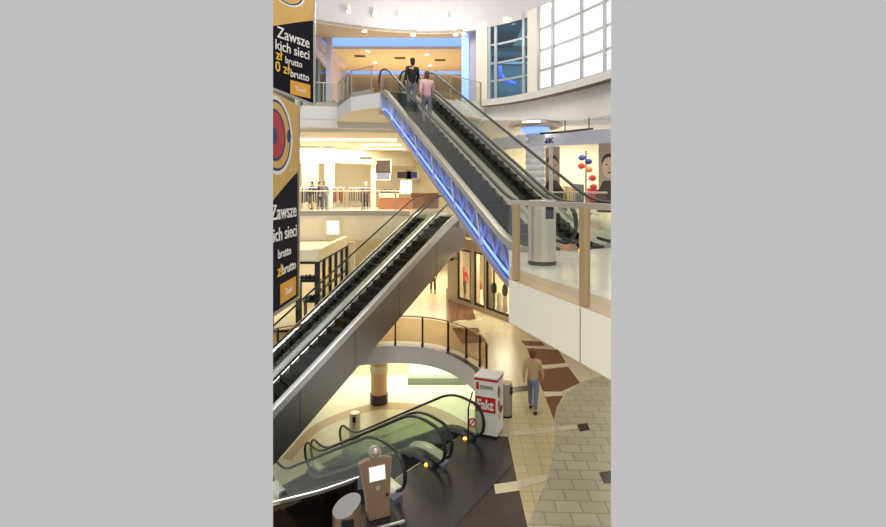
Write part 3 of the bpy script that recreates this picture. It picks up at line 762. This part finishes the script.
# ------------------------------------------------------------------ balustrades
def balustrade(label, path, z, h, posts, pm, gm, rm, rail_r=.03, flatrail=None, post_w=.06, post_d=.06, gap=.06, gtop=-.06, name='balustrade', zb=None, postz=None, shoe=True):
    P = [Vector((p[0], p[1], 0)) for p in path]
    t = thing(name, label, 'railing', (P[0].x, P[0].y, z))
    # by length
    L = [0]
    for a, c in zip(P[:-1], P[1:]): L.append(L[-1]+(c-a).length)
    def pt(l):
        for i in range(len(P)-1):
            if l <= L[i+1]+1e-6: return P[i]+(P[i+1]-P[i])*((l-L[i])/(L[i+1]-L[i]))
        return P[-1]
    def seg(a, c): return [pt(a)]+[P[i] for i in range(len(P)) if a+1e-4 < L[i] < c-1e-4]+[pt(c)]
    stops = [0]+[q*L[-1] for q in posts]+[L[-1]]
    for a, c in zip(stops[:-1], stops[1:]):
        if c-a < .15: continue
        x = MB(); x.ribbon([(q.x, q.y) for q in seg(a+.03, c-.03)], z+gap, z+h+gtop, .012); x.build('glass_panel', gm, t)
    for q in posts:
        l = q*L[-1]; p = pt(l); d = (pt(min(L[-1], l+.05))-pt(max(0, l-.05)))
        x = MB(); x.box((p.x, p.y, z+(h+(postz or 0))/2), (post_w, post_d, h-(postz or 0)-.02), math.atan2(d.y, d.x)); po = x.build('post', pm, t)
        if not shoe: continue
        x = MB(); x.box((p.x, p.y, z+.05), (post_w*1.4, post_d*1.4, .1), math.atan2(d.y, d.x)); x.build('post_shoe', pm, po)
    x = MB()
    if flatrail:
        x.ribbon([(q.x, q.y) for q in P], z+h-.03, z+h+.03, flatrail)
    else: x.tube([V(q.x, q.y, z+h) for q in P], rail_r, 8)
    x.build('handrail', rm, t, not flatrail)
    if zb is not None:
        x = MB(); x.ribbon([(q.x, q.y) for q in P], z, z+gap+.02, .05); x.build('base_channel', zb, t)
    return t
balustrade('bronze-posted glass balustrade along the near right gallery edge', [(bx-ex_*.12-nx_*-.04, by-ey_*.12-ny_*-.04), (near_end[0]+nx_*.04, near_end[1]+ny_*.04)], 5.0, 1.0, [.04, .285, .55, .82], 'bronze', 'glass_clear', 'rail_steel', flatrail=.07, post_w=.09, post_d=.07, shoe=False)
balustrade('long glass balustrade on the far gallery edge of the middle storey', [(x_, y_+.06) for x_, y_ in gal], 5.02, 1.12, [.1, .3, .5, .7, .9], 'rail_steel', 'glass_clear', 'rail_steel', rail_r=.035)
ringp = [(x_+(x_+2.2)*.1, y_+(y_-16.2)*.06+.02) for x_, y_ in arc[4:52]]
balustrade('curved amber glass balustrade round the far side of the ground floor opening', ringp, 0, 1.12, [.03, .1, .185, .28, .385, .48, .6, .73, .87], 'bronze_dark', 'glass_tan', 'bronze', rail_r=.028, gap=.12)
nearp = [(p.x, p.y) for p in smooth_path([V(-3.4, 7.98, 0), V(-2.8, 8.37, 0), V(-2.1, 8.71, 0), V(-1.5, 9.12, 0)], 5)]
balustrade('low curved balustrade with steel rail behind the slanted bin', nearp, 0, 1.05, [.3, .97], 'dark_metal', 'glass_smoke', 'stainless', rail_r=.022)
balustrade('glass balustrade on the upper gallery left of the escalators', [(-6.6, 23.18), (-4.83, 23.55), (-3.76, 21.1), (-2.75, 20.25)], 10, 1.1, [.02, .2, .345, .5, .64, .77, .98], 'deck_dull', 'glass_clear', 'deck_dull', rail_r=.025, post_w=.04, post_d=.04, gap=.2, zb='deck_dull')
balustrade('short glass balustrade on the upper gallery beside the cream pillar', [(-.3, 20.95), (1.0, 22.45), (1.75, 23.2)], 10, 1.05, [.3, .98], 'bronze', 'glass_clear', 'rail_steel', rail_r=.022, post_w=.05, post_d=.05)
balustrade('glass balustrade behind the upper escalators on the middle storey', [(1.1, 23.1), (1.7, 22.4), (3.0, 20.6), (4.1, 18), (4.8, 15)], 5, 1.1, [.1, .4, .7], 'bronze', 'glass_clear', 'rail_steel', rail_r=.03)

# ------------------------------------------------------------------ litter bins
def bin_(p, label, r=.21, h=.95, face=0.0, mt='bin_steel'):
    p = Vector(p); t = thing('litter_bin', label, 'bin', p, 'steel litter bins')
    MB().lathe([(r, .06), (r, h)], p, 28, tilt=.0).build('body', mt, t, True)
    MB().lathe([(r*1.03, 0), (r*1.03, .06)], p, 28).build('base', 'dark_metal', t)
    MB().lathe([(r*1.01, h), (r*1.01, h+.02), (r*.9, h+.03)], p, 28).build('lid', 'stainless', t)
    dx, dy = math.cos(face), math.sin(face)
    x = MB(); x.box(p+V(dx*r*.97, dy*r*.97, h-.16), (.03, r*.62, .2), face); x.build('slot', 'black_frame', t)
bin_(fl(542, 264, L1), 'steel litter bin on the right gallery behind the glass balustrade', .215, .98, math.radians(-68))
bp_ = V(-1.6, 8.5, 0)
t = thing('litter_bin', 'litter bin with slanted oval top in front of the curved steel rail', 'bin', bp_, 'steel litter bins')
MB().lathe([(.23, .0), (.23, .91)], bp_, 32, tilt=.42, tdir=math.radians(35)).build('body', 'kiosk_metal', t, True)
x = MB()
pr = [(.232, .915), (.232, .935), (.05, .936)]
x.lathe(pr, bp_, 32, tilt=.42, tdir=math.radians(35)); x.build('lid', 'stainless', t)
x = MB(); x.box(bp_+V(.06, -.222, .72), (.2, .03, .22)); x.build('slot', 'black_frame', t)
bin_(fl(355, 437, LB), 'small steel litter bin down in the basement by the escalator foot', .21, .9, math.radians(-90))
bin_(fl(506, 416), 'grey litter bin half hidden behind the white newspaper stand', .17, .9, math.radians(-40), 'brushed')

# ------------------------------------------------------------------ newspaper stand
P0, P1 = V(.80, 12.9, 0), V(1.34, 12.68, 0)
exn = (P1-P0).normalized(); eyn = V(-exn.y, exn.x, 0); wd = (P1-P0).length; dp = .56; hh = 1.5
t = thing('newspaper_stand', 'white and red newspaper stand box at the head of the basement escalators', 'newspaper stand', P0+exn*wd/2+eyn*dp/2)
def bp3(a, c, z): return P0+exn*a+eyn*c+V(0, 0, z)
x = MB(); x.prism([tuple(bp3(a, c, 0)[:2]) for a, c in ((.03, .03), (wd-.03, .03), (wd-.03, dp-.03), (.03, dp-.03))], 0, .06); x.build('plinth', 'black_frame', t)
x = MB(); x.prism([tuple(bp3(a, c, 0)[:2]) for a, c in ((0, 0), (wd, 0), (wd, dp), (0, dp))], .06, hh-.1); x.build('body', 'box_white', t)
x = MB(); x.prism([tuple(bp3(a, c, 0)[:2]) for a, c in ((-.01, -.01), (wd+.01, -.01), (wd+.01, dp+.01), (-.01, dp+.01))], hh-.1, hh-.035); x.build('band', 'box_red', t)
x = MB(); x.prism([tuple(bp3(a, c, 0)[:2]) for a, c in ((-.015, -.015), (wd+.015, -.015), (wd+.015, dp+.015), (-.015, dp+.015))], hh-.035, hh); x.build('lid', 'box_white', t)
FR = frame4(bp3(0, 0, 0), exn, (0, 0, 1))
x = MB(); flat(x, [(.02, .62), (wd-.04, .62), (wd-.04, 1.0), (.02, 1.0)], FR, 0, .006, 0)
flat(x, [(.03, 1.17), (.11, 1.17), (.11, 1.35), (.03, 1.35)], FR, 0, .006, 0)
rl = x.build('red_label', 'box_red', t)
x = MB(); text_into(x, 'Fakt', FR @ Matrix.Translation((.05, .70, .008)), .33, squash=.78, bold=.012); x.build('lettering', 'box_white', rl)
x = MB(); text_into(x, 'gazeta', FR @ Matrix.Translation((.135, 1.21, .008)), .16, squash=.85, bold=.002); x.build('lettering', 'print_grey', t)
FS = frame4(bp3(wd, 0, 0), eyn, (0, 0, 1))
x = MB()
for i, (cx_, cy_, rx, ry) in enumerate(((.15, 1.12, .1, .16), (.3, 1.0, .12, .14), (.16, .78, .1, .13), (.33, .62, .14, .1), (.2, .5, .1, .1))): flat(x, ell(cx_, cy_, rx, ry, 14), FS, 0, .004+.001*i, i % 3)
x.build('side_print', ['cloth_brown', 'poster_skin', 'box_red'], t)
# small glass screen with round red sticker
q = V(.62, 12.55, 0); e2 = V(.35, .94, 0).normalized()
t = thing('safety_screen', 'small glass guard with round red sticker left of the newspaper stand', 'guard', q)
x = MB(); x.bar(q, q+V(0, 0, .82), .04, .04); x.bar(q+V(0, 0, .82), q+e2*.35+V(0, 0, 1.1), .03, .03); x.build('post', 'dark_metal', t)
F5 = frame4(q+V(0, 0, 0), V(.97, -.2, 0), (0, 0, 1))
x = MB(); flat(x, [(.0, .1), (.24, .1), (.24, .8), (.0, .8)], F5, -.006, .0); x.build('glass_panel', 'glass_clear', t)
x = MB(); flat(x, ell(.1, .48, .1, .12, 24), F5, .001, .004, 0); flat(x, ell(.1, .48, .065, .085, 24), F5, .004, .006, 1); flat(x, [(.04, .42), (.06, .4), (.16, .54), (.14, .56)], F5, .006, .008, 0)
x.build('sticker', ['box_red', 'box_white'], t)

# ------------------------------------------------------------------ information kiosk
kp = fl(379, 522); kz = math.radians(24)
t = thing('information_kiosk', 'tan metal information kiosk with lit white screen and round head', 'kiosk', kp)
KX = V(math.cos(kz), math.sin(kz), 0); tilt = V(-math.sin(kz)*.22, math.cos(kz)*.22, 1).normalized()
FK = frame4(kp+V(0, 0, .0), KX, tilt)
x = MB(); out = [(-.2, .08), (.2, .08), (.23, .5), (.3, .98), (.32, 1.06), (.22, 1.09), (.1, 1.12), (-.1, 1.12), (-.22, 1.09), (-.32, 1.06), (-.3, .98), (-.23, .5)]
flat(x, out, FK, -.1, .06); k0 = len(x.v); x.v += [FK @ V(a, c, -.1) for a, c in out]; x.f.append([k0+i for i in reversed(range(len(out)))]); x.mi.append(0)
x.build('body', 'kiosk_metal', t)
x = MB(); hc = FK @ V(0, 1.2, -.02)
k0 = len(x.v); flat(x, ell(0, 1.21, .11, .11, 24), FK, -.08, .05); x.ball(FK @ V(0, 1.21, .03), .09); x.build('head', 'deck_dull', t, True)
x = MB(); flat(x, [(-.16, .72), (.16, .72), (.16, .98), (-.16, .98)], FK, .06, .075); sb = x.build('screen_bezel', 'window_frame', t)
x = MB(); flat(x, [(-.145, .735), (.145, .735), (.145, .965), (-.145, .965)], FK, .075, .08); x.build('screen', 'screen', sb)
x = MB(); flat(x, ell(.17, .45, .03, .03, 14), FK, .06, .07, 0); flat(x, ell(.0, .6, .045, .045, 14), FK, .06, .065, 1); x.build('speaker_hole', ['black_frame', 'deck_dull'], t)
x = MB(); x.box(kp+V(0, 0, .04), (.62, .5, .08), kz); x.build('foot', 'dark_metal', t)
x = MB(); x.bar(kp+KX*-.1+V(.1, -.28, .09), kp+KX*.42+V(.1, -.28, .09), .05, .03); x.build('foot_trim', 'deck', t)

# ------------------------------------------------------------------ banners
def banner(label, p_right, direc, width, z0, z1, sag, lines, seed, blob):
    d = Vector((direc[0], direc[1], 0)).normalized()
    o = Vector((p_right[0], p_right[1], 0))-d*width
    t = thing('hanging_banner', label, 'banner', (o.x+d.x*width/2, o.y+d.y*width/2, z0), None)
    FB = frame4(V(o.x, o.y, z0), d, (0, 0, 1)); H = z1-z0
    x = MB(); n = 14
    outl = [(0, lines.get('drop', 0)), (width, 0), (width, H), (0, H)]
    flat(x, outl, FB, -.012, 0, 0); k0 = len(x.v); x.v += [FB @ V(a, c, -.012) for a, c in outl]; x.f.append([k0+3, k0+2, k0+1, k0]); x.mi.append(0)
    x.build('cloth', 'banner_black', t)
    zb = lines['gold']
    x = MB(); curve = [(width*i/n, zb+.10*math.sin(i/n*1.4)+lines.get('gslope', 0)*(width*i/n-width)) for i in range(n+1)]
    flat(x, curve+[(width, H), (0, H)], FB, 0, .003); x.build('gold_field', 'banner_gold', t)
    x = MB(); cx_, cy_, rx, ry = blob
    flat(x, ell(cx_, cy_, rx*1.28, ry*1.22, 36), FB, .003, .005, 0); flat(x, ell(cx_, cy_, rx*1.12, ry*1.1, 36), FB, .005, .007, 1)
    flat(x, ell(cx_, cy_, rx*1.02, ry*1.02, 36), FB, .007, .009, 2); flat(x, ell(cx_-.08, cy_, rx*.8, ry*.8, 32), FB, .009, .011, 1)
    flat(x, ell(cx_-.1, cy_, rx*.72, ry*.72, 32), FB, .011, .013, 3); flat(x, ell(cx_-.12, cy_-.02, rx*.2, ry*.26, 20), FB, .013, .015, 1)
    flat(x, ell(cx_+rx*.95, cy_+.05, .1, .12, 6), FB, .010, .016, 1)
    x.build('emblem', ['banner_white', 'banner_navy', 'banner_gold', 'banner_red'], t)
    for body, right, zz, size, colr in lines['text']:
        x = MB(); text_into(x, body, FB @ Matrix.Translation((right, zz, .005)), size, 0, 'RIGHT', lines['squash'], .0015*size/.2)
        x.build('lettering', ['banner_white', 'banner_yellow'][colr], t)
    bx0, bz0, bw, bh = lines['button']
    x = MB(); flat(x, [(bx0, bz0), (bx0+bw, bz0), (bx0+bw, bz0+bh), (bx0, bz0+bh)], FB, .003, .007); ob_ = x.build('orange_button', 'banner_orange', t)
    x = MB(); text_into(x, 'Tiook', FB @ Matrix.Translation((bx0+bw*.5, bz0+bh*.3, .008)), bh*.5, 0, 'CENTER', .9); x.build('lettering', 'banner_white', ob_)
    x = MB(); x.bar(FB @ V(width+.03, -.03, 0), FB @ V(width+.03, H, 0), .06, .06); x.build('edge_pole', 'bin_steel', t)
    x = MB(); x.bar(FB @ V(0, lines.get('drop', 0)-.02, 0), FB @ V(width, -.02, 0), .05, .05); x.build('hem_bar', 'deck_dull', t)
    return t
W1 = 1.75
banner('upper hanging banner with gold top, black field and white Polish lettering', (-3.29, 13.0), (.54, 1), W1, 8.36, 11.9, .1,
       dict(drop=.22, gold=2.02, gslope=.34, squash=.95, text=[('Zawsze', W1-.14, 1.38, .37, 0), ('kich sieci', W1-.14, 1.09, .33, 0), ('zł', W1-1.06, .86, .33, 1), ('brutto', W1-.40, .83, .23, 0), ('0 zł', W1-.82, .58, .34, 1), ('brutto', W1-.16, .54, .26, 0)], button=(W1-.8, .12, .68, .34)), 1, (W1-.92, 2.6, .48, .32))
W2 = 1.6
banner('lower nearer hanging banner with red disc emblem and orange button', (-2.56, 9.0), (.02, 1), W2, 4.29, 7.66, .1,
       dict(gold=2.1, gslope=.34, squash=1.25, text=[('Zawsze', W2-.06, 1.42, .33, 0), ('kich sieci', W2-.04, 1.08, .3, 0), ('brutto', W2-.36, .80, .2, 0), ('zł', W2-.82, .52, .26, 1), ('brutto', W2-.1, .52, .22, 0)], button=(W2-.9, .06, .8, .32)), 2, (W2-1.08, 2.72, .62, .5))

# ------------------------------------------------------------------ people
def skin_mesh(name, verts, edges, radii, mt, parent, sub=1):
    me = bpy.data.meshes.new(name); me.from_pydata([tuple(v) for v in verts], edges, [])
    ob = bpy.data.objects.new(name, me); COL.objects.link(ob)
    md = ob.modifiers.new('s', 'SKIN'); md.use_smooth_shade = True
    lay = me.skin_vertices[0].data if me.skin_vertices else None
    if lay is None:
        bm = bmesh.new(); bm.from_mesh(me); bm.verts.layers.skin.verify(); bm.to_mesh(me); bm.free(); lay = me.skin_vertices[0].data
    for i, r in enumerate(radii):
        lay[i].radius = r if isinstance(r, tuple) else (r, r); lay[i].use_root = (i == 0)
    ob.modifiers.new('u', 'SUBSURF').levels = sub; ob.modifiers['u'].render_levels = sub
    dg = bpy.context.evaluated_depsgraph_get(); new = bpy.data.meshes.new_from_object(ob.evaluated_get(dg))
    bpy.data.objects.remove(ob); bpy.data.meshes.remove(me)
    new.materials.clear(); new.materials.append(M[mt]); new.name = name
    o = bpy.data.objects.new(name, new); COL.objects.link(o); o.parent = parent; ORG[o.name] = V(0, 0, 0)
    return o
def person(label, loc, rz, top, legs, hair='hair_dark', H=1.72, stride=.12, lean=0.0, arm=.15, name='person', skin='skin', skirt=False, bag=None, group=None, cat='person'):
    root = thing(name, label, cat, (0, 0, 0), group)
    k = H/1.72
    def q(x, y, z): return V(x*k, (y+lean*max(0, z-.9))*k, z*k)
    # body, one continuous skinned surface, facing -y
    vs = [q(0, 0, .95), q(0, .0, 1.15), q(0, .01, 1.36), q(0, 0, 1.46), q(0, -.015, 1.53), q(0, -.03, 1.61), q(0, -.02, 1.70)]
    ed = [(0, 1), (1, 2), (2, 3), (3, 4), (4, 5), (5, 6)]; ra = [(.13, .1), (.12, .09), (.15, .1), .055, .052, (.082, .1), (.06, .075)]
    i = len(vs); vs += [q(0, -.125, 1.595)]; ed += [(5, i)]; ra += [.016]
    for sx in (-1, 1):
        i = len(vs); st = stride*sx
        vs += [q(.09*sx, 0, .9), q(.1*sx, -st*.6-.02, .5), q(.1*sx, -st+.06 if st > 0 else -st+.02, .09), q(.1*sx, -st-.12+.04, .04)]
        ed += [(0, i), (i, i+1), (i+1, i+2), (i+2, i+3)]; ra += [.085, .058, .04, .035]
        i = len(vs); av = arm*sx
        vs += [q(.18*sx, .01, 1.40), q(.23*sx, .03+av*.3, 1.14), q(.235*sx, -.05+av, .92), q(.235*sx, -.07+av, .85)]
        ed += [(2, i), (i, i+1), (i+1, i+2), (i+2, i+3)]; ra += [.055, .042, .032, .03]
        hb = i+3
        for f_, (dx, dy, ln) in enumerate(((.0, -.035, .075), (.0, -.012, .088), (.0, .01, .08), (.0, .03, .06), (-.03*sx, -.04, .045))):
            j = len(vs); b0 = vs[hb]; vs += [b0+V(dx*k*.6, dy*k*.8, -.02*k), b0+V((dx-.012*sx)*k, dy*k, -ln*k)]; ed += [(hb, j), (j, j+1)]; ra += [.009, .008]
    skin_mesh('body', vs, ed, ra, skin, root)
    # clothing shells
    tv = [q(0, .0, .80), q(0, 0, 1.12), q(0, .01, 1.36), q(0, .0, 1.45)]; te = [(0, 1), (1, 2), (2, 3)]; tr = [(.17, .135), (.155, .12), (.17, .125), (.07, .07)]
    for sx in (-1, 1):
        i = len(tv); av = arm*sx; tv += [q(.185*sx, .01, 1.40), q(.235*sx, .03+av*.3, 1.14), q(.238*sx, -.05+av, .93)]; te += [(2, i), (i, i+1), (i+1, i+2)]; tr += [.075, .06, .048]
    skin_mesh('jacket', tv, te, tr, top, root)
    tv = [q(0, 0, 1.04), q(0, 0, .88)]; te = [(0, 1)]; tr = [(.145, .115), (.145, .118)]
    for sx in (-1, 1):
        i = len(tv); st = stride*sx; tv += [q(.092*sx, 0, .82), q(.1*sx, -st*.6-.02, .5), q(.1*sx, -st+.06 if st > 0 else -st+.02, .11)]; te += [(1, i), (i, i+1), (i+1, i+2)]; tr += [.1, .078, .062]
    skin_mesh('trousers', tv, te, tr, legs, root)
    x = MB()
    for sx in (-1, 1):
        st = stride*sx; c = q(.1*sx, -st-.02, .045); x.ball(c, (.05*k, .13*k, .045*k))
    o = x.build('shoe', 'cloth_black', root, True); o.name = 'shoes'
    x = MB(); x.ball(q(0, .02, 1.665), (.095*k, .11*k, .1*k)); x.ball(q(0, .05, 1.58), (.085*k, .06*k, .1*k)); x.build('hair', hair, root, True)
    x = MB()
    for sx in (-1, 1): x.ball(q(.034*sx, -.108, 1.625), .013*k, n=8)
    x.build('eyes', 'hair_dark', root); x = MB(); x.ball(q(0, -.112, 1.555), (.026*k, .008*k, .008*k), n=8); x.build('mouth', 'cloth_red', root)
    root.location = loc; root.rotation_euler = (0, 0, rz)
    return root
# riders at the top of the blue-lit escalator
pb = fB(TB-2.1, .52, 0); pb.z += .06
person('person in a black jacket riding near the head of the blue-lit escalator', pb, math.radians(200), 'cloth_black', 'cloth_grey', stride=.05, lean=.12)
pb = fB(TB-3.5, .60, 0); pb.z += .06
person('person in a pink top riding below the one in black', pb, math.radians(200), 'cloth_pink', 'cloth_grey', stride=.05, hair='cloth_brown', H=1.66)
pb = fB(TB-2.7, .36, 0); t = thing('bag', 'black bag standing on the steps of the blue-lit escalator', 'bag', pb+V(0, 0, .05))
x = MB(); x.box(pb+V(0, 0, .27), (.36, .2, .36), .4); x.build('body', 'cloth_black', t); x = MB(); x.tube(smooth_path([pb+V(-.1, -.04, .45), pb+V(-.06, -.02, .6), pb+V(.06, .02, .6), pb+V(.1, .04, .45)], 4), .012, 6); x.build('handle', 'cloth_black', t)
person('person in beige top and blue-grey trousers walking behind the newspaper stand', fl(533, 411), math.radians(160), 'cloth_beige', 'cloth_blue', stride=.2, hair='cloth_brown')
person('small distant person in brown walking in the bright ground floor corridor', fl(433, 293), math.radians(10), 'cloth_brown', 'cloth_brown', stride=.16)
p = V(-7.25, 31.3, 5); person('person in a grey jacket on the far gallery, beside the dark-clothed group', p, .3, 'cloth_grey', 'cloth_grey', stride=.05)
person('person in black at the far gallery shop, left of the grey jacket', V(-7.75, 32.2, 5), 1.0, 'cloth_black', 'cloth_black', stride=.08)
person('person in black jacket and pale trousers, leftmost on the far gallery', V(-8.2, 32.0, 5), -.6, 'cloth_black', 'cloth_beige', stride=.08)
person('dressed display mannequin with dark brown outfit by the white shop pillar', V(-5.0, 33.2, 5.0), .1, 'cloth_brown', 'cloth_black', stride=.02, name='mannequin', skin='mannequin', hair='mannequin', cat='mannequin')
u = (us[0][0]+us[0][1])/2
person('mannequin in red and black inside the leftmost ground floor shop window', fp(fwo(463.5, .5), .3, .5), -.4, 'cloth_red', 'cloth_black', stride=.04, name='mannequin', skin='cloth_red', hair='cloth_red', H=1.6, cat='mannequin')
# ------------------------------------------------------------------ shop goods
def rack(p, label, cols, n=8, L=1.1, rz=0.0, gl=''):
    p = Vector(p); t = thing('clothes_rack', label, 'clothes rack', p, None)
    d = V(math.cos(rz), math.sin(rz), 0)
    x = MB()
    for sg in (-1, 1): x.tube([p+d*sg*L/2, p+d*sg*L/2+V(0, 0, 1.35)], .025, 6)
    x.tube([p-d*L/2+V(0, 0, 1.35), p+d*L/2+V(0, 0, 1.35)], .025, 6); x.build('frame', 'stainless', t)
    for i in range(n):
        c = p+d*(-L/2+L*(i+.5)/n); hh = .75+.2*random.random()
        x = MB(); w_ = .2
        nn = V(-d.y, d.x, 0)
        pr = [(-.06, 1.3), (.06, 1.3), (w_, 1.2), (w_*1.1, 1.3-hh), (-w_*1.1, 1.3-hh), (-w_, 1.2)]
        flat(x, pr, frame4(c-d*.03, nn, (0, 0, 1)), -.03, .03)
        k0 = len(x.v); F6 = frame4(c-d*.03, nn, (0, 0, 1)); x.v += [F6 @ V(a, z, -.03) for a, z in pr]; x.f.append([k0+j for j in reversed(range(len(pr)))]); x.mi.append(0)
        o = x.build('garment', cols[i % len(cols)]); tag(o, gl, 'garment', gl)
rack((-6.5, 32.0, 5), 'short clothes rack of reddish garments on the far gallery', ['cloth_brown', 'cloth_red', 'cloth_beige'], 6, .7, .3, 'reddish brown garment on the short rack on the far gallery')
rack((-5.3, 32.4, 5), 'clothes rack of dark brown garments right of the white pillar', ['cloth_brown', 'cloth_black', 'cloth_brown', 'cloth_grey'], 9, 1.3, .2, 'dark garment on the rack right of the white pillar')
rack((-8.8, 31.6, 5), 'clothes rack with pale garments at the far left of the gallery', ['cloth_beige', 'cloth_white', 'cloth_grey'], 6, 1.0, .1, 'pale garment on the far left rack')
rack((-8.0, 30.75, 5), 'clothes rack of black garments in front of the three people on the far gallery', ['cloth_black', 'cloth_grey', 'cloth_black'], 7, .9, .2, 'black or grey garment on the rack in front of the three people')
def counter(p, s_, c, label, goods=None):
    t = thing('shop_counter', label, 'counter', p); p = Vector(p)
    MB().box(p+V(0, 0, s_[2]*.46), (s_[0]*.96, s_[1]*.94, s_[2]*.92)).build('body', c, t)
    MB().box(p+V(0, 0, s_[2]*.97), (s_[0], s_[1], s_[2]*.08)).build('top', c, t)
    if goods:
        x = MB()
        for k in range(int(s_[0]/.22)): x.ball(p+V(-s_[0]/2+.15+.22*k, 0, s_[2]+.12), (.12, .16, .12+.04*(k % 2)))
        o = x.build('goods', goods); tag(o, 'dark folded goods on top of the '+label.split(' counter')[0]+' counter', 'goods', None, 'stuff')
counter((-3.0, 32.5, 5), (2.2, .7, .72), 'wood_orange', 'orange wooden counter on the far gallery')
counter((-1.2, 34.0, 5), (1.9, .7, 1.0), 'cloth_brown', 'reddish counter partly behind the blue-lit escalator')
counter((-3.7, 35.5, 5), (1.4, .6, 1.0), 'cream_wall', 'cream counter left of the wooden one', 'cloth_black')
x = MB()
def panel(p, w_, h_, c, label):
    p = Vector(p); t = thing('shop_poster', label, 'poster', p)
    MB().box(p, (w_, .05, h_)).build('frame', 'window_frame', t); y = MB(); y.box(p-V(0, .03, 0), (w_*.84, .02, h_*.8)); y.build('picture', c, t)
panel(at(383, 166, 36), 1.2, 1.0, 'poster_dark', 'square dark picture above the far gallery shop')
panel(at(383, 176, 36), 1.1, .6, 'cloth_blue', 'pale blue sign under the dark square picture')
panel(at(404, 175, 38.5), 1.2, .6, 'poster_dark', 'left of two dark panels at the back of the far shop')
panel(at(412, 175, 38.5), .9, .6, 'print_blue', 'right of two dark panels at the back of the far shop')
panel(at(366, 158, 34.5), 1.0, .22, 'grille', 'small dark sign on the shopfront header right of the pillar')
panel(at(406, 187, 37.5), .9, 1.1, 'strip_white', 'bright white lit panel in the far shop')
# window goods, ground floor right
for i, (u_, hh, c, lab) in enumerate(((.25, .7, 'cloth_brown', 'brown bag on a stand in the narrow shop window'), (.5, .8, 'cloth_black', 'black bag in the wide shop window'), (.72, .9, 'cloth_black', 'second black bag in the wide shop window, nearer the slab'), (.55, .2, 'cloth_white', 'white boots at the foot of the wide shop window'))):
    w_ = us[1] if i == 0 else us[2]
    p = fp(fwo((480, 494, 505, 499.5)[i], .45), .25, .45); t = thing('display_bag', lab, 'bag', p)
    MB().lathe([(.16, 0), (.12, .3), (.12, .5+hh*.3)], p, 12).build('stand', 'mannequin', t)
    x = MB(); x.ball(p+V(0, 0, .5+hh*.6), (.15, .12, .34)); x.build('body', c, t, True)

# ------------------------------------------------------------------ light
def area(name, loc, size, energy, col, rot=(0, 0, 0), sy=None):
    l = bpy.data.lights.new(name, 'AREA'); l.energy = energy; l.color = col[:3] if max(col) <= 1 else tuple(lin(c) for c in col); l.size = size
    if sy: l.shape = 'RECTANGLE'; l.size_y = sy
    o = bpy.data.objects.new(name, l); COL.objects.link(o); o.location = loc; o.rotation_euler = rot; return o
WARM = (255, 243, 218); SOFT = (255, 244, 224)
area('overhead_fill', (0, 11, 20), 12, 2300, (255, 250, 240))  # unseen area light added above the atrium for general brightness
area('fill_behind_camera', (0, -3, 9.4), 5, 900, SOFT)  # unseen fill added behind the camera to brighten the right fascia
area('dark_window_fill', (4, 26.5, 13.2), 3, 150, (225, 240, 255))  # unseen fill added to lighten the room behind the dark window
area('corridor_lamps', (-1, 34, 3.2), 6, 680, WARM, sy=8)
pp = fp((us[0][0]+us[2][1])/2, 3.3, 1.2)
area('ground_shop_lamps', pp, 1.6, 330, WARM, sy=1.6)
area('left_shop_lamps', (-7.6, 25.5, 3.1), 3, 160, WARM)
area('gallery_lamps', (-6, 32, 8.9), 8, 1100, WARM, sy=6)
area('upper_lamps', (-2.4, 29, 10.6), 6, 210, (255, 226, 176), (math.pi, 0, 0), sy=4)
area('right_shop_lamps', (6.2, 23.5, 8.8), 5, 420, SOFT, sy=4)
area('basement_lamps', (-2, 26, -.8), 8, 420, (255, 252, 226), sy=5)
area('ring_lamps', (1.6, 24.5, 3.3), 3, 60, WARM)
for px in (400, 424, 446):
    q = ring_pt(bp, px, 14.3); l = bpy.data.lights.new('bulkhead_lamp', 'POINT'); l.energy = 60; l.color = (1, .96, .88); l.shadow_soft_size = .1
    o = bpy.data.objects.new('bulkhead_lamp', l); COL.objects.link(o); o.location = (q.x, q.y-1.6, 13.9)
W = bpy.data.worlds.new('World'); SC.world = W; W.use_nodes = True
W.node_tree.nodes['Background'].inputs[0].default_value = rgb((192, 192, 192)); W.node_tree.nodes['Background'].inputs[1].default_value = 1.0

# ------------------------------------------------------------------ camera
cam = bpy.data.cameras.new('camera'); co = bpy.data.objects.new('camera', cam); COL.objects.link(co)
co.location = (0, 0, EYE); co.rotation_euler = (math.pi/2, 0, 0)
cam.sensor_fit = 'HORIZONTAL'; cam.sensor_width = 36; cam.lens = F/886*36; cam.shift_y = -(263.5-HY)/886; cam.shift_x = 0; cam.clip_end = 200
SC.camera = co
SC.cycles.transparent_max_bounces = 32
SC.view_settings.view_transform = 'Standard'; SC.view_settings.look = 'None'; SC.view_settings.exposure = 0; SC.view_settings.gamma = 1; SC.view_settings.use_curve_mapping = False

# ------------------------------------------------------------------ the building is modelled between two section planes only
bpy.context.view_layer.update()
for o in list(bpy.data.objects):
    if o.type != 'MESH': continue
    mw = o.matrix_world.copy(); vs = [mw @ v.co for v in o.data.vertices]
    for px, sg in ((273, -1), (611, 1)):
        k = (px-CX)/F; nrm = V(sg, -sg*k, 0).normalized()
        dd = [p.dot(nrm) for p in vs]
        if not dd: break
        if max(dd) <= 0: continue
        if min(dd) >= -.002:
            o.data = o.data.copy(); o.data.clear_geometry(); vs = []; continue
        me = o.data.copy(); bm = bmesh.new(); bm.from_mesh(me); bm.transform(mw)
        bmesh.ops.bisect_plane(bm, geom=bm.verts[:]+bm.edges[:]+bm.faces[:], plane_co=(0, 0, 0), plane_no=nrm, clear_outer=True, dist=1e-5)
        bm.transform(mw.inverted()); bm.to_mesh(me); bm.free(); o.data = me; vs = [mw @ v.co for v in me.vertices]
for o in list(bpy.data.objects):
    if o.type == 'MESH' and len(o.data.polygons) == 0: bpy.data.objects.remove(o)
for o in list(bpy.data.objects):
    if o.type == 'EMPTY' and not o.children: bpy.data.objects.remove(o)
